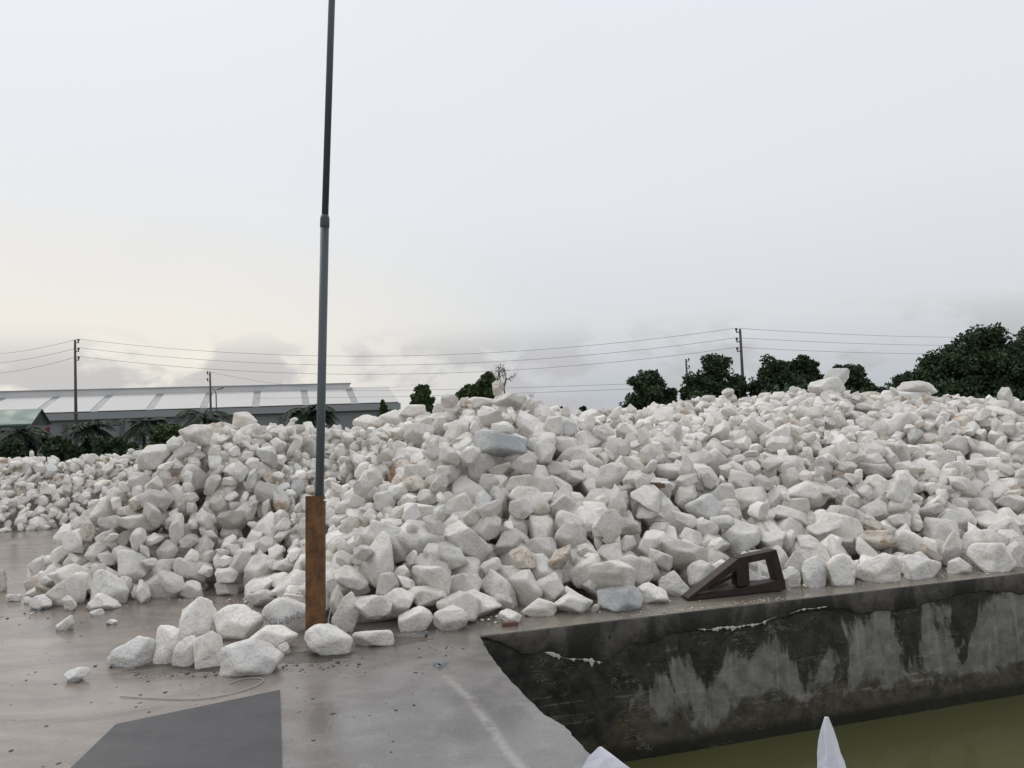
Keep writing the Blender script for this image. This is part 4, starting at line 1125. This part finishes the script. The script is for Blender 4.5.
# broken brick by the pit corner, timber stub on the slope
def rough_block(name, dims, mat, label, cat, loc_, rz, tilt=0):
    mb = MB(); mb.box((-dims[0]/2, -dims[1]/2, 0), (dims[0]/2, dims[1]/2, dims[2])); o = mb.build(name, MATS[mat], bevel=min(dims)*.12)
    for v in o.data.vertices: v.co += Vector(rng.normal(size=3))*min(dims)*.05
    o.location = loc_; o.rotation_euler = (tilt, 0, rz); tag(o, label, cat); return o
g = gnd(503, 626); rough_block('broken_brick', (.13, .06, .035), 'brick_red', 'broken red brick lying by the pit corner', 'brick', (g[0]+.06, g[1]+.0, -.002), .25)
def hm(x, y): return float(HM[int((y-GY0)/RES), int((x-GX0)/RES)])
p = at(655, 508, 9.2)
rough_block('timber_stub', (.26, .07, .06), 'timber', 'short brown timber stub lying on the slope above the rim', 'timber', (p[0], p[1], min(hm(p[0], p[1]), p[2]+.25)-.015), -.35, .1)
# mud and chips scattered at the foot of the heap and over the floor
def scatter(name, label, mat, n_, place_fn, smin, smax, flat):
    VV = []; FF = []; off_ = 0; B0, F0 = ICO[2][0][:42], None
    bm = bmesh.new(); bmesh.ops.create_icosphere(bm, subdivisions=1, radius=.5); B = np.array([v.co[:] for v in bm.verts]); Fc = np.array([[v.index for v in f.verts] for f in bm.faces]); bm.free()
    for _ in range(n_):
        x, y = place_fn(); s_ = smin*(smax/smin)**(rng.random()**2)
        P = (B*(1+rng.normal(0, .16, (len(B), 1))))*s_*np.array([rng.uniform(.7, 1.4), rng.uniform(.7, 1.2), flat*rng.uniform(.6, 1.2)]) @ rotz(rng.uniform(0, 6)).T
        P[:, 2] -= P[:, 2].min()+.001; VV.append(P+np.array([x, y, 0])); FF.append(Fc+off_); off_ += len(B)
    me = mesh_np(name, np.concatenate(VV), np.concatenate(FF)); o = link(name, me, MATS[mat]); tag(o, label, 'debris', kind='stuff')
    if mat == 'white_marble':
        t = me.attributes.new('tone', 'FLOAT', 'POINT'); t.data.foreach_set('value', np.full(len(me.vertices), .95, np.float32))
def on_floor():
    while True:
        u = rng.uniform(0, 470); v = rng.uniform(600, 768); g = gnd(u, v)
        if g[0] < -.6+.05*(g[1]-6): return g[0], g[1]
def foot():
    while True:
        i = rng.integers(0, 14); a, b_ = main_poly[i], main_poly[i+1]; t = rng.random(); x = a[0]+(b_[0]-a[0])*t+rng.normal(0, .10); y = a[1]+(b_[1]-a[1])*t-abs(rng.normal(0, .13))+.08
        if x > -.3 and y < WA[1]+(x-WA[0])*WD[1]/WD[0]+.03: continue
        return x, y
def mudspot():
    g = gnd(*[(rng.normal(300, 45), rng.normal(664, 5)), (rng.normal(185, 45), rng.normal(672, 4)), (rng.normal(400, 40), rng.normal(646, 5)), (rng.normal(40, 30), rng.normal(612, 5))][int(rng.choice(4, p=[.5, .2, .15, .15]))]); return g[0], g[1]
def mud_patch(label, outline_c, rx, ry, seed):
    g = gnd(*outline_c); V = [(g[0], g[1], .008)]; n_ = 72
    for ring, rr in ((0, .45), (1, .8), (2, 1.0)):
        for i in range(n_):
            a = 2*math.pi*i/n_; f = 1+.45*mnoise.noise((math.cos(a)*1.6, math.sin(a)*1.6, seed))+.22*mnoise.noise((math.cos(a)*6, math.sin(a)*6, seed))
            x = g[0]+math.cos(a)*rx*rr*f; y = g[1]+math.sin(a)*ry*rr*f
            V.append((x, y, (.007, .004, .0008)[ring]+.004*mnoise.noise((x*9, y*9, 1))*(ring < 2)))
    Fc = [(0, 1+i, 1+(i+1) % n_) for i in range(n_)]
    for ring in range(2): Fc += [(1+ring*n_+i, 1+(ring+1)*n_+i, 1+(ring+1)*n_+(i+1) % n_, 1+ring*n_+(i+1) % n_) for i in range(n_)]
    o = MB().add(V, Fc).build('mud', MATS['mud'], None, True); tag(o, label, 'mud', kind='stuff')
mud_patch('dark wet mud around the foot of the steel pole', (300, 657), .42, .16, 3.3)
mud_patch('dark wet mud under the loose front row of stones', (190, 668), .55, .12, 8.1)
mud_patch('dark wet mud before the triangular stones right of the pole', (395, 641), .36, .12, 5.7)
def rimspot():
    s_ = rng.uniform(1.2, 3.2); p = wallpt(s_); return p[0], p[1]+.05+abs(rng.normal(0, .06))
scatter('mud_crumbs', 'dark mud crumbs scattered along the foot of the loose stones', 'mud', 420, mudspot, .006, .03, .35)
scatter('floor_grit', 'dark grit and leaf bits strewn over the wet floor', 'mud', 240, on_floor, .006, .035, .2)
scatter('stone_chips', 'little white stone chips along the foot of the heap', 'white_marble', 260, foot, .008, .04, .6)
scatter('stone_chips', 'white chips and dust lumps on the rim beside the rusty frame', 'white_marble', 220, rimspot, .005, .024, .5)

# ------------------------------------------------------------------ white sacks before the camera
def sack(name, label, x, y, h, wdt, dpt, ear, ear_r, rz):
    o = empty(name, (x, y, 0), rz); tag(o, label, 'sack', 'white woven sacks')
    n_, mz = 40, 34; V = []; Fc = []
    for j in range(mz+1):
        t = j/mz; z = h*t
        prof = min(1, (t/.06)**.5) if t < .06 else 1.0
        taper = 1.0 if t < .72 else 1 - .55*((t-.72)/.28)**1.7
        dp = 1.0 if t < .6 else 1 - .90*((t-.6)/.4)**1.4
        for i in range(n_):
            a = 2*math.pi*i/n_; ca, sa = math.cos(a), math.sin(a); e = .55
            px_ = math.copysign(abs(ca)**e, ca)*wdt/2*prof*taper; py_ = math.copysign(abs(sa)**e, sa)*dpt/2*prof*dp
            w_ = 1 + .05*mnoise.noise((px_*6, py_*6, z*5+x*9)) + .03*mnoise.noise((px_*15, py_*15, z*11))
            V.append((px_*w_, py_*w_, z + (.03*mnoise.noise((px_*7, x*5, 2)) if t > .8 else 0)))
    for j in range(mz):
        for i in range(n_): Fc.append((j*n_+i, j*n_+(i+1) % n_, (j+1)*n_+(i+1) % n_, (j+1)*n_+i))
    Fc += [tuple(range(n_-1, -1, -1)), tuple(mz*n_+i for i in range(n_))]
    MB().add(V, Fc).build('bag', MATS['sack'], o, True)
    # gathered ear of the bag mouth
    V = []; Fc = []; n2 = 9; m2 = 8; pz = Vector(ear[0]); tip = Vector(ear[1])
    for j in range(m2+1):
        t = j/m2; c = pz.lerp(tip, t) + Vector((.006*math.sin(t*5), 0, 0)); rr = ear_r*(1-t)**.85 + .004
        for i in range(n2):
            a = 2*math.pi*i/n2; f = 1+.30*math.cos(3*a+t*2+x*5)+.10*math.sin(5*a+t*9)
            V.append((c.x+math.cos(a)*rr*f, c.y+math.sin(a)*rr*.55*f, c.z))
    for j in range(m2):
        for i in range(n2): Fc.append((j*n2+i, j*n2+(i+1) % n2, (j+1)*n2+(i+1) % n2, (j+1)*n2+i))
    Fc.append(tuple(m2*n2+i for i in range(n2)))
    MB().add(V, Fc).build('ear', MATS['sack'], o)
YS = 1.75
ta = at(603, 747, YS); tb = at(829, 717, YS)
sack('woven_sack', 'white woven sack with low folded corner at the bottom edge', float(ta[0]), YS+.05, float(ta[2])-.075, .40, .30, ((.03, -.05, float(ta[2])-.14), (0, -.05, float(ta[2]))), .13, 0)
sack('woven_sack', 'white woven sack with tall pointed ear at the bottom edge', float(tb[0])+.02, YS+.05, float(tb[2])-.16, .42, .30, ((-.02, -.05, float(tb[2])-.2), (-.02, -.05, float(tb[2]))), .042, 0)
